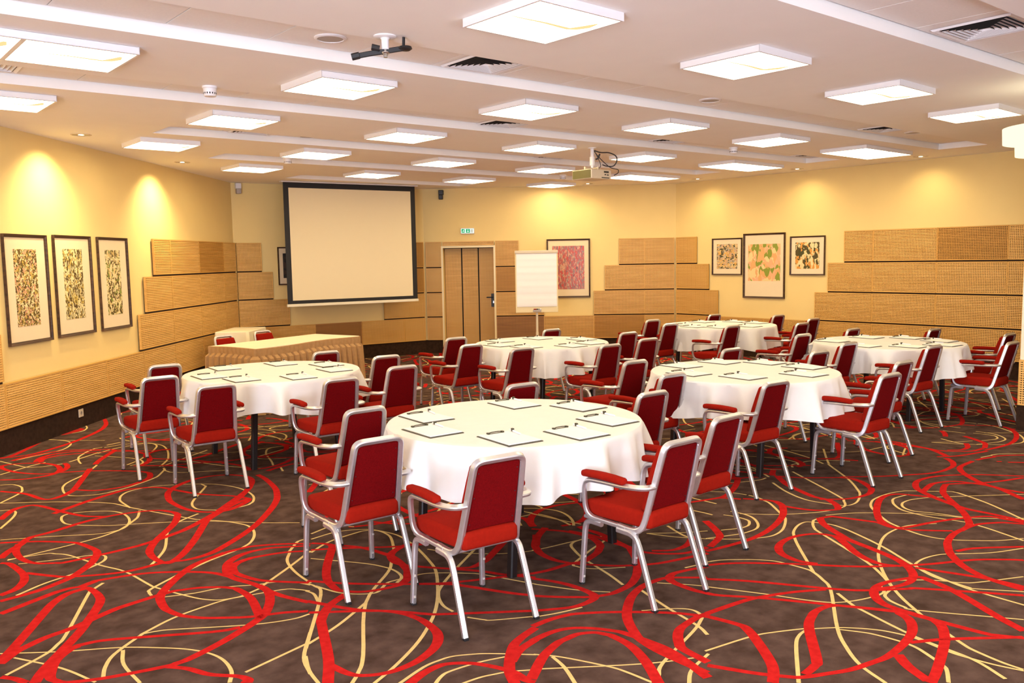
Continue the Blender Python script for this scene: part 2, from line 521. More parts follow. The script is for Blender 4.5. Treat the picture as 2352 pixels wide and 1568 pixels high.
# ------------------------------------------------------------------ carpet with its red and yellow looping lines (woven repeat of about 3.8 m)
CR=[[(186,1200),(222,1173),(251,1141),(259,1127),(263,1112),(267,1089),(266,1075),(260,1059),(249,1039),(235,1022),(222,1009),(205,999),(183,990),(149,986)],[(172,1116),(178,1109),(181,1096),(184,1063),(183,1045),(179,1030),(172,1017),(165,1010),(152,1004)],[(204,1179),(195,1154),(193,1123),(197,1099),(202,1088),(207,1081),(220,1071),(234,1065),(310,1066),(364,1084),(382,1094),(409,1114),(447,1145),(483,1178),(498,1195),(524,1228)],[(175,1134),(188,1156),(203,1173),(213,1190),(219,1196),(226,1199),(246,1203),(284,1218),(312,1223),(334,1222),(362,1214),(376,1206),(383,1200),(387,1192),(392,1179),(393,1168),(390,1157),(372,1122),(334,1072),(316,1041),(311,1022),(310,1005),(312,986),(315,980),(318,979),(330,987),(347,1007),(374,1047),(406,1100),(419,1116),(464,1154),(492,1169)],[(143,949),(192,970),(202,973),(212,974),(220,971),(225,964),(228,953),(229,932),(224,909),(200,865),(183,838),(149,791),(136,768)],[(223,962),(206,959),(190,944),(176,922),(136,853),(123,835)],[(121,827),(136,843),(150,851),(165,858),(190,864),(224,879),(242,884),(285,889),(301,885),(315,879),(332,865),(340,854),(343,845),(343,813),(329,759)],[(379,967),(341,954),(315,933),(290,905),(277,886),(272,871),(269,851),(270,838),(274,822),(280,811),(289,799),(307,783),(324,770),(350,758),(371,744)],[(220,970),(235,976),(243,977),(278,967),(303,952),(333,924),(348,899),(362,848),(365,828),(360,806),(347,781),(329,761),(287,738),(250,724),(236,722),(226,723),(184,736),(160,748),(153,754),(150,760),(148,767),(150,778),(159,800),(172,814),(179,817),(186,818),(209,810),(282,763),(306,754)],[(187,1059),(208,1026),(218,1014),(241,998),(263,987),(281,983),(314,984),(331,976),(345,974),(361,976),(379,985),(417,1013),(453,1045),(496,1095),(523,1133),(539,1165),(552,1200),(564,1257),(567,1294)],[(379,967),(403,968),(419,963),(447,945),(468,925)],[(455,903),(430,919),(400,927),(389,927),(377,924),(371,920),(366,914),(362,902),(361,890),(367,865),(377,846),(407,811)],[(465,919),(429,943),(417,947),(404,949),(392,947),(381,942),(369,932),(361,920),(353,897),(354,874),(362,847),(365,820),(370,796),(382,763)],[(226,723),(239,706),(249,683),(265,664),(269,653),(266,648)],[(117,799),(125,788),(131,773)],[(206,1312),(222,1342),(232,1355),(244,1361),(254,1360),(260,1352),(266,1337),(280,1288),(292,1256),(299,1243),(316,1225)],[(267,1291),(309,1319),(338,1334),(369,1348),(382,1350),(392,1349),(404,1344),(416,1336),(423,1328),(429,1316),(452,1250),(485,1202),(495,1177),(495,1166),(486,1155),(466,1141),(450,1135),(438,1138),(425,1148),(417,1161),(411,1179),(408,1203),(408,1236),(412,1257),(419,1280),(428,1297),(440,1312),(457,1326),(474,1336),(489,1341),(504,1341),(517,1337),(530,1329),(540,1317),(548,1300),(549,1283),(544,1264),(531,1240),(508,1208),(441,1141)],[(450,1693),(392,1569),(328,1423),(315,1400),(305,1388),(295,1381),(287,1377),(280,1377),(276,1381),(271,1392),(261,1437),(235,1482)],[(416,1727),(390,1729),(380,1727),(367,1716),(355,1696),(349,1678),(348,1660),(356,1614),(356,1595),(351,1574),(340,1556),(334,1552),(326,1549),(314,1553),(298,1570),(284,1593),(273,1623),(268,1654),(270,1669),(275,1673),(280,1674),(292,1671),(305,1664),(320,1651),(331,1637),(338,1621),(342,1604),(342,1587),(339,1569),(333,1554),(327,1546),(317,1539),(303,1536),(290,1537),(274,1542),(249,1562)],[(323,1408),(338,1387),(348,1379),(368,1373),(387,1373),(407,1381),(425,1394),(435,1409),(441,1430),(440,1441),(435,1454),(412,1484),(374,1521),(334,1546)],[(408,817),(443,773),(512,706),(522,691),(545,643),(559,620)],[(470,926),(482,911),(484,901),(481,894),(446,843),(426,806),(420,780),(420,770),(424,763),(432,753),(442,746),(457,741),(473,739),(481,741),(490,747),(498,758),(506,772),(515,808),(515,831),(505,873),(484,904)],[(458,904),(485,886),(538,844),(573,824)],[(573,824),(556,839),(547,839),(537,836),(524,829),(516,820),(510,806),(509,793),(517,774),(559,715),(573,687),(593,655)],[(543,741),(559,728),(569,727),(580,730),(597,738),(673,785)],[(491,727),(520,705),(603,664)],[(420,756),(393,741),(372,718),(363,700),(336,639),(314,600)],[(382,767),(406,717),(428,690),(437,673),(440,660),(441,646),(437,621),(428,605),(414,593),(392,584),(372,582),(356,585),(341,595),(335,607),(332,627)],[(370,740),(423,696),(452,659),(465,646),(534,592)],[(362,555),(381,562),(396,564),(406,562),(417,554),(426,543),(435,524),(438,512),(437,496),(440,488)],[(509,563),(484,556),(466,546),(439,519),(425,495)],[(493,545),(468,539),(449,528)],[(690,759),(663,730)],[(736,782),(691,756),(665,734),(655,720),(648,706),(645,688),(646,673),(654,654),(669,634),(683,618),(702,603),(715,595),(732,588),(788,573)],[(701,780),(723,747),(730,723),(731,710),(730,701),(725,688),(718,677),(709,670),(696,662),(670,654),(663,654),(648,659),(618,661),(598,666)],[(729,742),(738,705),(737,670),(738,651),(731,639),(709,612),(681,588),(663,577),(648,571),(629,569),(616,570),(600,577),(591,584),(572,603),(557,621)],[(589,655),(599,635),(605,614),(606,589),(602,576),(591,571),(574,571),(560,576),(532,593)],[(757,762),(749,734),(749,706),(736,644),(737,629),(746,612),(765,594),(783,588),(804,586)],[(748,623),(765,609),(781,606),(799,609),(825,622)],[(752,548),(734,555),(715,560),(705,560),(696,556),(690,547),(688,531),(688,516),(691,503)],[(726,529),(698,555),(688,560),(678,561),(662,561),(643,556),(625,548),(607,536),(592,524),(581,512),(569,495),(561,480),(555,450),(554,403)],[(652,473),(638,475),(618,473),(604,470),(592,463),(581,453),(574,443),(570,414)],[(509,567),(529,567),(546,564),(557,560),(573,549),(589,536),(615,511),(634,488),(644,470)],[(488,545),(512,546),(530,541),(545,528),(557,509),(561,496),(564,458),(558,429),(548,398)],[(441,494),(475,516),(501,526),(513,527),(526,527),(534,524),(542,518),(546,510),(548,501),(545,477),(531,448),(510,417)],[(722,527),(750,492),(794,421),(817,395),(847,372),(860,360),(913,286)],[(753,553),(776,539),(798,520),(833,482),(859,449),(886,422),(931,388),(980,360),(1008,335),(1020,321)],[(690,506),(696,491),(725,452),(783,356),(790,331),(795,281),(799,270),(810,252)],[(650,474),(696,468),(719,462),(756,446),(786,427)],[(645,470),(651,440),(648,427),(630,403),(609,379),(596,368),(579,358)],[(565,411),(582,377),(596,356),(604,347),(623,337),(644,327),(668,321),(689,317),(717,318),(744,322),(763,329),(776,338),(782,348),(783,358),(761,394),(754,401),(745,405),(731,406),(718,403),(693,392),(641,355),(629,350),(610,348)],[(699,313),(684,297),(672,276)],[(670,273),(696,279),(746,294),(766,302),(781,310),(788,317),(791,326),(791,361),(796,375),(806,385),(816,391),(829,395),(843,395),(859,391),(884,380),(887,377),(888,371),(874,335),(841,284),(826,257)],[(729,316),(760,296),(812,253)],[(1000,553),(979,535),(956,501),(946,483),(935,448),(924,420),(915,406),(904,394),(887,383),(866,378),(845,382),(827,392)],[(1000,553),(1015,547),(1020,540),(1035,495),(1035,488),(1030,473),(1034,466),(1047,458),(1077,449),(1114,435),(1150,416),(1159,409),(1163,399),(1164,368)],[(847,470),(840,488),(842,503),(849,517),(864,529),(884,536),(907,537),(926,532),(941,522),(946,509),(943,496),(910,458),(898,435),(897,421),(905,405)],[(1197,496),(1184,529),(1172,539),(1158,542),(1140,540),(1118,533),(1085,519),(1060,505),(1048,497),(1038,487),(1032,477),(1030,467),(1033,458),(1041,445),(1068,415)],[(912,392),(931,338),(936,310),(936,293)],[(1158,366),(1148,383),(1141,390),(1126,400),(1111,406),(1091,409),(1064,410),(1045,408),(1023,403),(1006,396),(985,385),(968,372),(954,359),(943,344),(935,327),(928,291)],[(1399,445),(1338,469),(1285,506),(1275,508),(1250,501),(1221,487),(1160,440),(1123,418),(1102,410),(1075,409)],[(997,383),(1023,372),(1068,336)],[(1409,448),(1372,497),(1348,518),(1329,532),(1309,541),(1291,545),(1272,546),(1254,542),(1233,532),(1218,519),(1199,492),(1182,460),(1174,438),(1174,411),(1171,370)],[(1220,516),(1257,523),(1275,523),(1296,515),(1304,509),(1309,502),(1315,472),(1314,457),(1305,441),(1275,404)],[(792,579),(815,574),(859,568),(893,569),(926,575),(956,584),(982,595),(1006,610),(1017,619),(1024,630),(1025,637),(1022,647),(1012,663),(998,680),(962,704)],[(885,648),(870,625),(851,602),(836,594),(808,585)],[(1014,614),(1021,586),(1030,571),(1047,558),(1053,557),(1060,560),(1071,569),(1082,584),(1084,591),(1084,608),(1088,619),(1107,657),(1123,680),(1165,724),(1179,736),(1193,742),(1218,744)],[(1078,597),(1099,578),(1109,571),(1129,565),(1150,563),(1164,566),(1180,573),(1192,584),(1206,601),(1213,618),(1209,631),(1201,642),(1167,674),(1145,709)],[(1480,652),(1460,599),(1441,572),(1425,558),(1413,552),(1400,547),(1381,545),(1359,545),(1345,547),(1329,552),(1310,562),(1258,596),(1211,637)],[(1454,538),(1414,538),(1395,535),(1378,527),(1360,514),(1332,487),(1317,466),(1313,455),(1309,437),(1311,416)]]
CY=[[(243,1524),(255,1518),(261,1509),(265,1492),(264,1475),(256,1448),(222,1406)],[(222,1406),(268,1369),(294,1346),(323,1314),(338,1295),(347,1277),(359,1237),(398,1136),(407,1118),(428,1088),(441,1056),(442,1037),(438,1019),(429,999),(417,982),(407,974),(392,966),(356,954),(324,939)],[(355,1245),(355,1287),(358,1304),(366,1323),(379,1337),(397,1343),(420,1341),(443,1330),(465,1314),(487,1293),(498,1277),(507,1254),(512,1230),(512,1202),(507,1175),(496,1152),(488,1144),(482,1140),(465,1138),(447,1142),(437,1151),(428,1161),(423,1170),(422,1178),(424,1194),(435,1219),(475,1279),(478,1289),(478,1304)],[(198,1266),(220,1309),(229,1335),(229,1348),(227,1355),(214,1362)],[(189,1213),(234,1187),(284,1153),(301,1148),(314,1150),(324,1159),(333,1176),(338,1196),(339,1218),(336,1234),(331,1245),(321,1256),(305,1268),(294,1273),(285,1275),(277,1273),(272,1267),(268,1252),(267,1235),(269,1225),(276,1213),(293,1194),(312,1176),(355,1149),(410,1107),(455,1054),(498,1012)],[(181,1124),(219,1115),(228,1106),(239,1088),(256,1028),(271,986),(278,929),(281,912),(299,861),(308,843),(318,832),(332,827),(342,827),(365,834)],[(180,1121),(271,1132),(304,1144),(320,1156),(343,1183),(351,1197),(360,1221)],[(187,1098),(227,1081),(257,1071),(268,1061),(269,1051),(263,1039),(248,1028),(228,1019),(195,1009),(165,992)],[(297,983),(313,1004),(332,1035),(354,1092),(367,1114),(385,1132),(415,1148)],[(243,966),(229,953),(222,943),(180,853),(168,834),(155,820),(121,800)],[(125,850),(166,817),(209,788),(236,762),(253,742),(264,721),(268,700),(265,676),(256,658)],[(133,832),(159,782),(174,735)],[(181,739),(188,758),(201,778),(231,802),(235,803),(246,800),(257,794),(304,761),(329,746),(353,737),(369,737)],[(397,790),(389,803),(378,813),(337,825),(322,828),(305,827),(267,820),(231,803)],[(201,708),(201,751),(209,781)],[(270,893),(271,903),(276,912),(310,933)],[(278,880),(306,868),(335,862),(362,846),(381,838),(397,822),(405,804)],[(273,666),(338,680)],[(350,699),(322,657),(312,626)],[(435,913),(422,893),(415,872),(410,843),(408,809)],[(367,838),(416,872),(456,902)],[(437,918),(458,941),(464,945),(475,946)],[(392,1554),(362,1505),(328,1467),(315,1444),(309,1421),(306,1395),(309,1377),(319,1365),(338,1355),(349,1354),(361,1355),(388,1364),(421,1383),(435,1393),(449,1408),(488,1473)],[(276,1716),(295,1646),(301,1630),(307,1622),(316,1616),(329,1613),(353,1612),(384,1613),(394,1605),(400,1592),(402,1579),(392,1554)],[(256,1602),(301,1631),(320,1641),(339,1647),(384,1656)],[(480,1481),(468,1439),(468,1424),(470,1414),(477,1405),(489,1394),(540,1362)],[(404,813),(407,797),(400,772),(331,671)],[(324,658),(314,632),(309,605)],[(394,793),(396,779),(389,756)],[(408,798),(414,773),(419,761),(427,750),(439,740),(449,739),(467,752),(479,753),(507,749),(518,744),(531,733),(548,715),(558,700),(581,641)],[(444,878),(481,821),(492,793),(494,778),(492,764),(487,754),(476,746)],[(531,836),(506,803),(487,780),(424,723),(362,625),(343,601),(327,586)],[(424,723),(377,695),(337,678)],[(531,836),(550,871),(556,889),(556,907),(552,916),(548,920),(541,923),(532,923),(500,919),(478,911),(454,896)],[(487,959),(521,971)],[(477,940),(506,944),(521,942),(532,937),(545,928),(552,920),(556,911),(563,884),(562,859),(554,821),(540,777),(528,748),(507,715),(480,678),(452,647),(414,615),(373,590),(341,575)],[(610,776),(536,728),(501,702),(490,690),(482,677),(476,661),(475,645)],[(477,625),(485,610),(491,603),(526,582)],[(561,810),(574,783),(603,748),(627,729),(651,718)],[(356,561),(388,571),(405,572),(418,570),(432,562),(445,552),(473,523)],[(377,540),(390,548),(401,550),(428,546),(452,538)],[(391,527),(411,525),(424,521),(436,516),(454,504)],[(648,721),(665,716),(719,707),(761,692)],[(719,708),(707,708),(700,706),(693,701),(686,690),(673,662),(657,607),(646,577)],[(772,701),(736,686),(701,675),(653,656),(649,647),(653,636),(663,625),(686,609)],[(649,555),(634,509),(622,464),(613,446)],[(583,423),(549,415),(527,401)],[(610,521),(630,508),(644,495),(647,485),(642,474),(632,468),(609,459),(541,439),(521,427)],[(454,505),(527,450),(571,425)],[(472,525),(486,505),(503,466),(507,449),(509,424)],[(481,511),(475,490),(461,462)],[(580,642),(602,599),(622,573)],[(522,582),(549,572),(574,566)],[(676,556),(694,533),(706,515)],[(732,563),(761,556)],[(792,668),(828,638),(854,622)],[(792,668),(807,635),(829,604)],[(834,669),(819,633),(819,617)],[(761,558),(775,553),(787,545),(805,529),(817,514),(821,506),(823,495),(824,471),(821,460),(809,443),(789,423),(711,374),(680,349),(658,325),(644,297)],[(821,460),(885,516),(913,538),(929,548),(951,556),(968,558),(976,554),(983,540),(986,530),(985,520),(977,497),(952,447),(915,391),(898,351),(891,324),(888,277)],[(1000,553),(988,554),(982,552),(969,545),(956,535),(947,523),(897,444),(872,413),(846,388),(838,383),(817,380),(809,374),(805,368),(801,354),(803,340),(852,266)],[(1084,441),(1057,459),(1032,465),(995,464),(955,452),(911,432),(864,402),(824,368),(793,333)],[(1062,335),(1019,355),(982,385),(968,393),(946,398),(925,397),(915,391),(904,375),(898,360),(899,348),(905,340),(917,330),(967,304)],[(705,514),(732,462),(748,426),(761,406),(779,394),(805,385),(823,384),(833,392),(841,394),(856,391),(868,384),(886,368),(896,354),(898,348),(896,331),(897,325),(924,289)],[(786,414),(771,392),(765,379),(744,318),(736,267),(720,236)],[(689,391),(709,376),(720,365),(730,352),(737,338),(741,316),(736,286),(736,273),(739,251),(745,231)],[(709,371),(718,355),(722,345),(725,325),(724,310),(718,297),(707,279),(700,273),(681,264)],[(686,391),(671,389),(651,380),(594,344)],[(585,428),(639,417),(663,407),(690,392)],[(771,301),(759,283),(754,273),(748,249),(747,232)],[(1227,509),(1208,531),(1197,538),(1172,545),(1136,546),(1115,541),(1096,532),(1080,519),(1050,489),(1039,471),(1030,450),(1026,432),(1028,415),(1038,397),(1059,374),(1073,362),(1099,347)],[(1191,523),(1161,528),(1149,527),(1138,522),(1127,515),(1112,500),(1107,486),(1105,466),(1108,446),(1114,423),(1114,412),(1108,388),(1090,344)],[(1197,496),(1167,509),(1147,511),(1135,508),(1126,503),(1119,495),(1116,485),(1118,478),(1127,457),(1133,433),(1138,420),(1152,404),(1184,374)],[(1197,496),(1303,413)],[(1227,509),(1244,491),(1246,483),(1243,473),(1220,429),(1177,372)],[(1000,730),(1024,690),(1026,677),(1025,661),(1018,645),(1010,631),(975,591),(966,582),(945,570),(925,561),(908,557),(893,557),(879,562),(863,571),(843,589),(830,604)],[(933,683),(943,650),(945,629),(939,612),(923,595),(907,586),(889,585),(869,589),(829,606)],[(918,660),(926,640),(928,629),(927,614),(922,607),(910,600),(899,599),(890,601),(868,612)],[(943,635),(974,600),(1009,575),(1026,566),(1043,560),(1062,557),(1075,558),(1093,569),(1113,589),(1189,705)],[(1144,735),(1091,666),(1074,638),(1066,619),(1063,600),(1070,569),(1077,557),(1087,554),(1101,555),(1120,561),(1142,571),(1160,583),(1207,622),(1265,683),(1281,696),(1317,720)],[(1017,554),(1054,532),(1102,482),(1118,459),(1134,423)]]
COV=[(0.47,3.88),(3.58,1.01),(7.54,2.19),(7.15,3.11),(5.99,3.63),(4.47,3.21),(3.57,3.89),(2.55,4.87),(3.12,6.29),(1.22,8.83)]

LV = [Vector((3.79, -0.12, 0)), Vector((-0.16, 3.80, 0))]
def in_cov(x, y):
    c = False
    n = len(COV)
    for i in range(n):
        x1, y1 = COV[i]
        x2, y2 = COV[(i + 1) % n]
        if (y1 > y) != (y2 > y) and x < (x2 - x1) * (y - y1) / (y2 - y1) + x1:
            c = not c
    return c
SHIFTS = sorted([(i, j) for i in range(-3, 4) for j in range(-3, 4)], key=lambda s: (s[0] ** 2 + s[1] ** 2, s))
SV = [LV[0] * i + LV[1] * j for i, j in SHIFTS]
def owner(x, y):
    for k, s in enumerate(SV):
        if in_cov(x - s.x, y - s.y):
            return k
    return -1
bm = bmesh.new()
quad(bm, [(-8, -5, 0), (13.5, -5, 0), (13.5, 15, 0), (-8, 15, 0)], 0)
_zc = [0.0002]
def ribbon(P, wmax, mi, wmin=0.52):
    z0 = _zc[0]
    L = len(P)
    if L < 2:
        return
    vs = []
    for i, p in enumerate(P):
        z = z0 + i * 0.0000008
        d = P[min(i + 1, L - 1)] - P[max(i - 1, 0)]
        if d.length < 1e-6:
            d = Vector((1, 0, 0))
        d.normalize()
        ang = math.atan2(d.y, d.x)
        w_ = wmax * (wmin + (1 - wmin) * (0.5 + 0.5 * math.cos(2 * (ang - 0.87))))
        nn = Vector((-d.y, d.x, 0)) * w_ / 2
        vs.append((bm.verts.new((p.x + nn.x, p.y + nn.y, z)), bm.verts.new((p.x - nn.x, p.y - nn.y, z))))
    for a, b in zip(vs, vs[1:]):
        f = bm.faces.new((a[0], a[1], b[1], b[0]))
        f.material_index = mi
for data, mi, w_ in ((CY, 2, 0.018), (CR, 1, 0.049)):
    for st_ in data:
        _zc[0] += 0.000006
        P = spline([(a / 200.0, b / 200.0, 0) for a, b in st_], 5)
        for k, s in enumerate(SV):
            run_ = []
            for p in P:
                q = p + s
                ok = -1.5 < q.x < 13 and -2.0 < q.y < 14 and owner(q.x, q.y) == k
                if ok:
                    run_.append(q)
                else:
                    if len(run_) > 1:
                        ribbon(run_, w_, mi)
                    run_ = []
            if len(run_) > 1:
                ribbon(run_, w_, mi)
# lines in the part of the repeat that tables hide in the foreground
rf = random.Random(21)
for i in range(13):
    mi = 1 if i % 2 else 2
    cx, cy, R_ = 3.9 + rf.uniform(-1.0, 0.6), 4.5 + rf.uniform(-0.8, 0.7), rf.uniform(0.45, 1.0)
    a0, el, th = rf.uniform(0, 6.28), rf.uniform(0.35, 0.75), rf.uniform(0, PI)
    pts = []
    for k in range(7):
        a = a0 + 2 * PI * k / 7
        r = R_ * rf.uniform(0.8, 1.2)
        x, y = r * math.cos(a), el * r * math.sin(a)
        pts.append((cx + x * math.cos(th) - y * math.sin(th), cy + x * math.sin(th) + y * math.cos(th), 0))
    P = spline(pts, 10, True)
    _zc[0] += 0.000006
    for s in SV:
        run_ = []
        for p in P + [None]:
            q = p + s if p is not None else None
            if q is not None and -1.5 < q.x < 13 and -2.0 < q.y < 14 and owner(q.x, q.y) == -1:
                run_.append(q)
            else:
                if len(run_) > 1:
                    ribbon(run_, 0.050 if mi == 1 else 0.019, mi)
                run_ = []
for f in bm.faces:
    f.normal_update()
    if f.normal.z < 0:
        f.normal_flip()
fl = new_obj('floor', bm, [M['carpet'], M['carpet_red'], M['carpet_yellow']])
tag(fl, kind='structure')


# ------------------------------------------------------------------ wood panels (crossed slats over dark felt)
_lat = {}
def lattice(wd, ht, mname, gap=False):
    key = (round(wd, 3), round(ht, 3), mname, gap)
    if key in _lat:
        return _lat[key]
    bm = bmesh.new()
    T = 0.030
    e = 0.012
    box(bm, 0, wd, 0.0, 0.004, 0, ht, 1)                     # felt backing
    for a in ((0, wd, 0, e), (0, wd, ht - e, ht), (0, e, e, ht - e), (wd - e, wd, e, ht - e)):
        box(bm, a[0], a[1], 0.0, T, a[2], a[3], 2)
    pitch = 0.0218
    nx = max(2, round((wd - 2 * e) / pitch))
    nz = max(2, round((ht - 2 * e) / pitch))
    px, pz = (wd - 2 * e) / nx, (ht - 2 * e) / nz
    for i in range(nx + 1):
        x = e + i * px
        box(bm, max(0.002, x - px * 0.24), min(wd - 0.002, x + px * 0.24), T - 0.017, T - 0.0095, e, ht - e, 0)
    if gap:
        box(bm, 0.0, wd, 0.0, 0.012, -0.023, 0.0, 1)
    for i in range(nz + 1):
        z = e + i * pz
        box(bm, e, wd - e, T - 0.0095, T - 0.001, max(0.002, z - pz * 0.24), min(ht - 0.002, z + pz * 0.24), 0)
    me = bpy.data.meshes.new('wall_panel')
    bm.to_mesh(me)
    bm.free()
    for x in (M[mname], M['felt'], M['wood_edge'] if mname == 'wood' else M[mname]):
        me.materials.append(x)
    _lat[key] = me
    return me

ORD = ['first', 'second', 'third', 'fourth', 'fifth', 'sixth', 'seventh', 'eighth', 'ninth']
ROWN = {0: 'top', 1: 'second', 2: 'third', 3: 'bottom'}
def panel(W_, s0, s1, row, mname, label, z0=None, z1=None, off=0.0):
    zz = [(Z1, ZT), (Z2, Z1), (Z3, Z2), (Z4, Z3)][row]
    lo = zz[0] + (0.0 if row == 3 else 0.004) if z0 is None else z0
    hi = zz[1] - (0.018 if row > 0 else 0.0) if z1 is None else z1
    g = 0.0015
    w_ = abs(s1 - s0) - 2 * g
    me = lattice(w_, hi - lo, mname, row < 3 and z0 is None)
    o = bpy.data.objects.new('wall_panel', me)
    C.objects.link(o)
    sm = (max(s0, s1) - g) if W_.fl else (min(s0, s1) + g)
    o.matrix_world = W_.mat(sm, lo, 0.013 + off)
    return tag(o, label, 'wall panel', 'perforated wood wall panels')

shade_word = {'wood': 'light', 'wood_mid': 'amber', 'wood_dark': 'dark brown'}
def rows(W_, wname, corner, data):
    for row, edges, special in data:
        for i, (a, b) in enumerate(zip(edges, edges[1:])):
            mn = special.get(i, 'wood')
            panel(W_, a, b, row, mn, '%s perforated wood panel, %s row of the %s, %s from the %s' % (shade_word[mn], ROWN[row], wname, ORD[i], corner))

rows(WL, 'long left wall', 'far corner', [
    (0, [0.033, 0.557, 1.508, 2.455, 2.945], {1: 'wood_mid'}), (1, [0.033, 0.557, 1.508, 2.455, 3.23], {}),
    (2, [0.033, 0.557, 1.508, 2.455, 3.43], {}), (3, [0.033, 0.557, 1.508, 2.455, 3.37, 4.285, 5.20, 6.11, 7.02], {})])
for row, a in ((2, 6.11), (1, 6.36), (0, 6.62)):
    panel(WL, a, 7.02, row, 'wood', 'light perforated wood panel, %s row, left of the tall framed prints' % ROWN[row])
rows(WS, 'wall behind the screen', 'left corner', [
    (0, [0.033, 0.435], {}), (1, [0.033, 0.605], {}), (2, [0.033, 0.87], {}), (3, [0.033, 0.44, 1.303, 2.148, 2.975, 3.40], {2: 'wood_dark'})])
for row, a in ((0, 3.02), (1, 2.80), (2, 2.59)):
    panel(WS, a, 3.40, row, 'wood_mid' if row < 2 else 'wood', '%s wood panel, %s row, half hidden by the right side of the screen' % ('amber' if row < 2 else 'light', ROWN[row]))
FS0, FS1 = 0.318, 1.310
for row in range(4):
    panel(WD, 0.033, FS0, row, 'wood', 'narrow light perforated panel, %s row, just left of the door' % ROWN[row])
panel(WD, FS0 + 0.03, 1.283, 0, 'wood', 'thin strip of perforated wood panel above the door', z0=1.965, z1=ZT)
panel(WD, FS1, 1.734, 0, 'wood', 'light perforated wood panel, top row, just right of the door')
panel(WD, FS1, 1.95, 1, 'wood_mid', 'amber perforated wood panel, second row, just right of the door')
panel(WD, FS1, 2.184, 2, 'wood', 'light perforated wood panel, third row, just right of the door')
panel(WD, FS1, 2.184, 3, 'wood_dark', 'dark brown perforated panel, bottom row, behind the flip chart pole')
panel(WD, 2.184, 3.09, 3, 'wood', 'light perforated wood panel, bottom row, under the red framed print')
rows_f = [(0, [3.549, 4.011, 4.54]), (1, [3.29, 4.011, 4.54]), (2, [3.09, 4.011, 4.54]), (3, [3.09, 4.011, 4.54])]
for row, e in rows_f:
    for i, (a, b) in enumerate(zip(e, e[1:])):
        panel(WD, a, b, row, 'wood_mid' if (row, i) == (3, 0) else 'wood', 'perforated wood panel right of the red framed print, %s row, %s' % (ROWN[row], 'left one' if i == 0 else 'in the corner'))
rows(WR, 'right wall', 'far corner', [(0, [0.033, 0.478], {}), (1, [0.033, 0.738], {}), (2, [0.033, 0.932], {}), (3, [0.033, 0.92, 1.825, 2.745, 3.663, 4.578, 5.487, 6.40], {})])
for row, e in ((0, [3.211, 3.663, 4.578, 5.487, 6.40]), (1, [2.954, 3.663, 4.578, 5.487, 6.40]), (2, [2.742, 3.663, 4.578, 5.487, 6.40])):
    for i, (a, b) in enumerate(zip(e, e[1:])):
        mn = 'wood_mid' if (row == 0 and i == 2) else 'wood'
        panel(WR, a, b, row, mn, '%s perforated panel, %s row, right of the three prints, %s from the left' % (shade_word[mn], ROWN[row], ORD[i]))
# panel on the wall end at the right edge of the view
me = lattice(0.69, Z3 - Z4, 'wood')
o = bpy.data.objects.new('wall_panel', me)
C.objects.link(o)
o.matrix_world = Matrix(((0, -1, 0, 8.86), (1, 0, 0, 2.20), (0, 0, 1, Z4), (0, 0, 0, 1)))
tag(o, 'light perforated panel on the jutting wall end at the right edge', 'wall panel', 'perforated wood wall panels')

# ------------------------------------------------------------------ door
door = empty('door_1')
door['kind'] = 'structure'
door.matrix_world = WD.mat(DOOR_S1, 0.0, 0.0)
DW = DOOR_S1 - DOOR_S0
bm = bmesh.new()
fz = DOOR_Z
for a in ((-0.034, 0.0, 0, fz), (DW, DW + 0.034, 0, fz), (-0.034, DW + 0.034, fz, fz + 0.034)):
    box(bm, a[0], a[1], -0.23, 0.052, a[2], a[3])
new_obj('door_frame', bm, M['door_frame'], door)
leaf = empty('door_leaf')
leaf.parent = door
leaf.location = (0, -0.20, 0)
sx = [0.0, 0.296, 0.604, DW]
for i in range(3):
    me = lattice(sx[i + 1] - sx[i] - 0.018, DOOR_Z - 0.02, 'wood')
    o = bpy.data.objects.new('door_panel', me)
    C.objects.link(o)
    o.parent = leaf
    o.location = (sx[i] + 0.009, 0, 0.01)
bm = bmesh.new()
box(bm, 0, DW, -0.035, 0.002, 0.004, DOOR_Z)
for x in sx[1:3]:
    box(bm, x - 0.012, x + 0.012, 0.002, 0.032, 0.01, DOOR_Z - 0.01)
new_obj('dark_groove_board', bm, M['gap'], leaf)
hd = bmesh.new()
box(hd, 0.012, 0.070, 0.030, 0.040, 0.83, 1.075)
sweep(hd, round_path([(0.045, 0.04, 1.01), (0.045, 0.085, 1.01), (0.155, 0.085, 1.01)], 0.02), 0.02, 0.02, (0, 0, 1))
new_obj('door_handle', hd, M['black'], leaf)
kb = bmesh.new()
box(kb, 0.022, 0.036, 0.040, 0.046, 0.90, 0.94)
new_obj('keyhole_cover', kb, M['steel'], leaf)

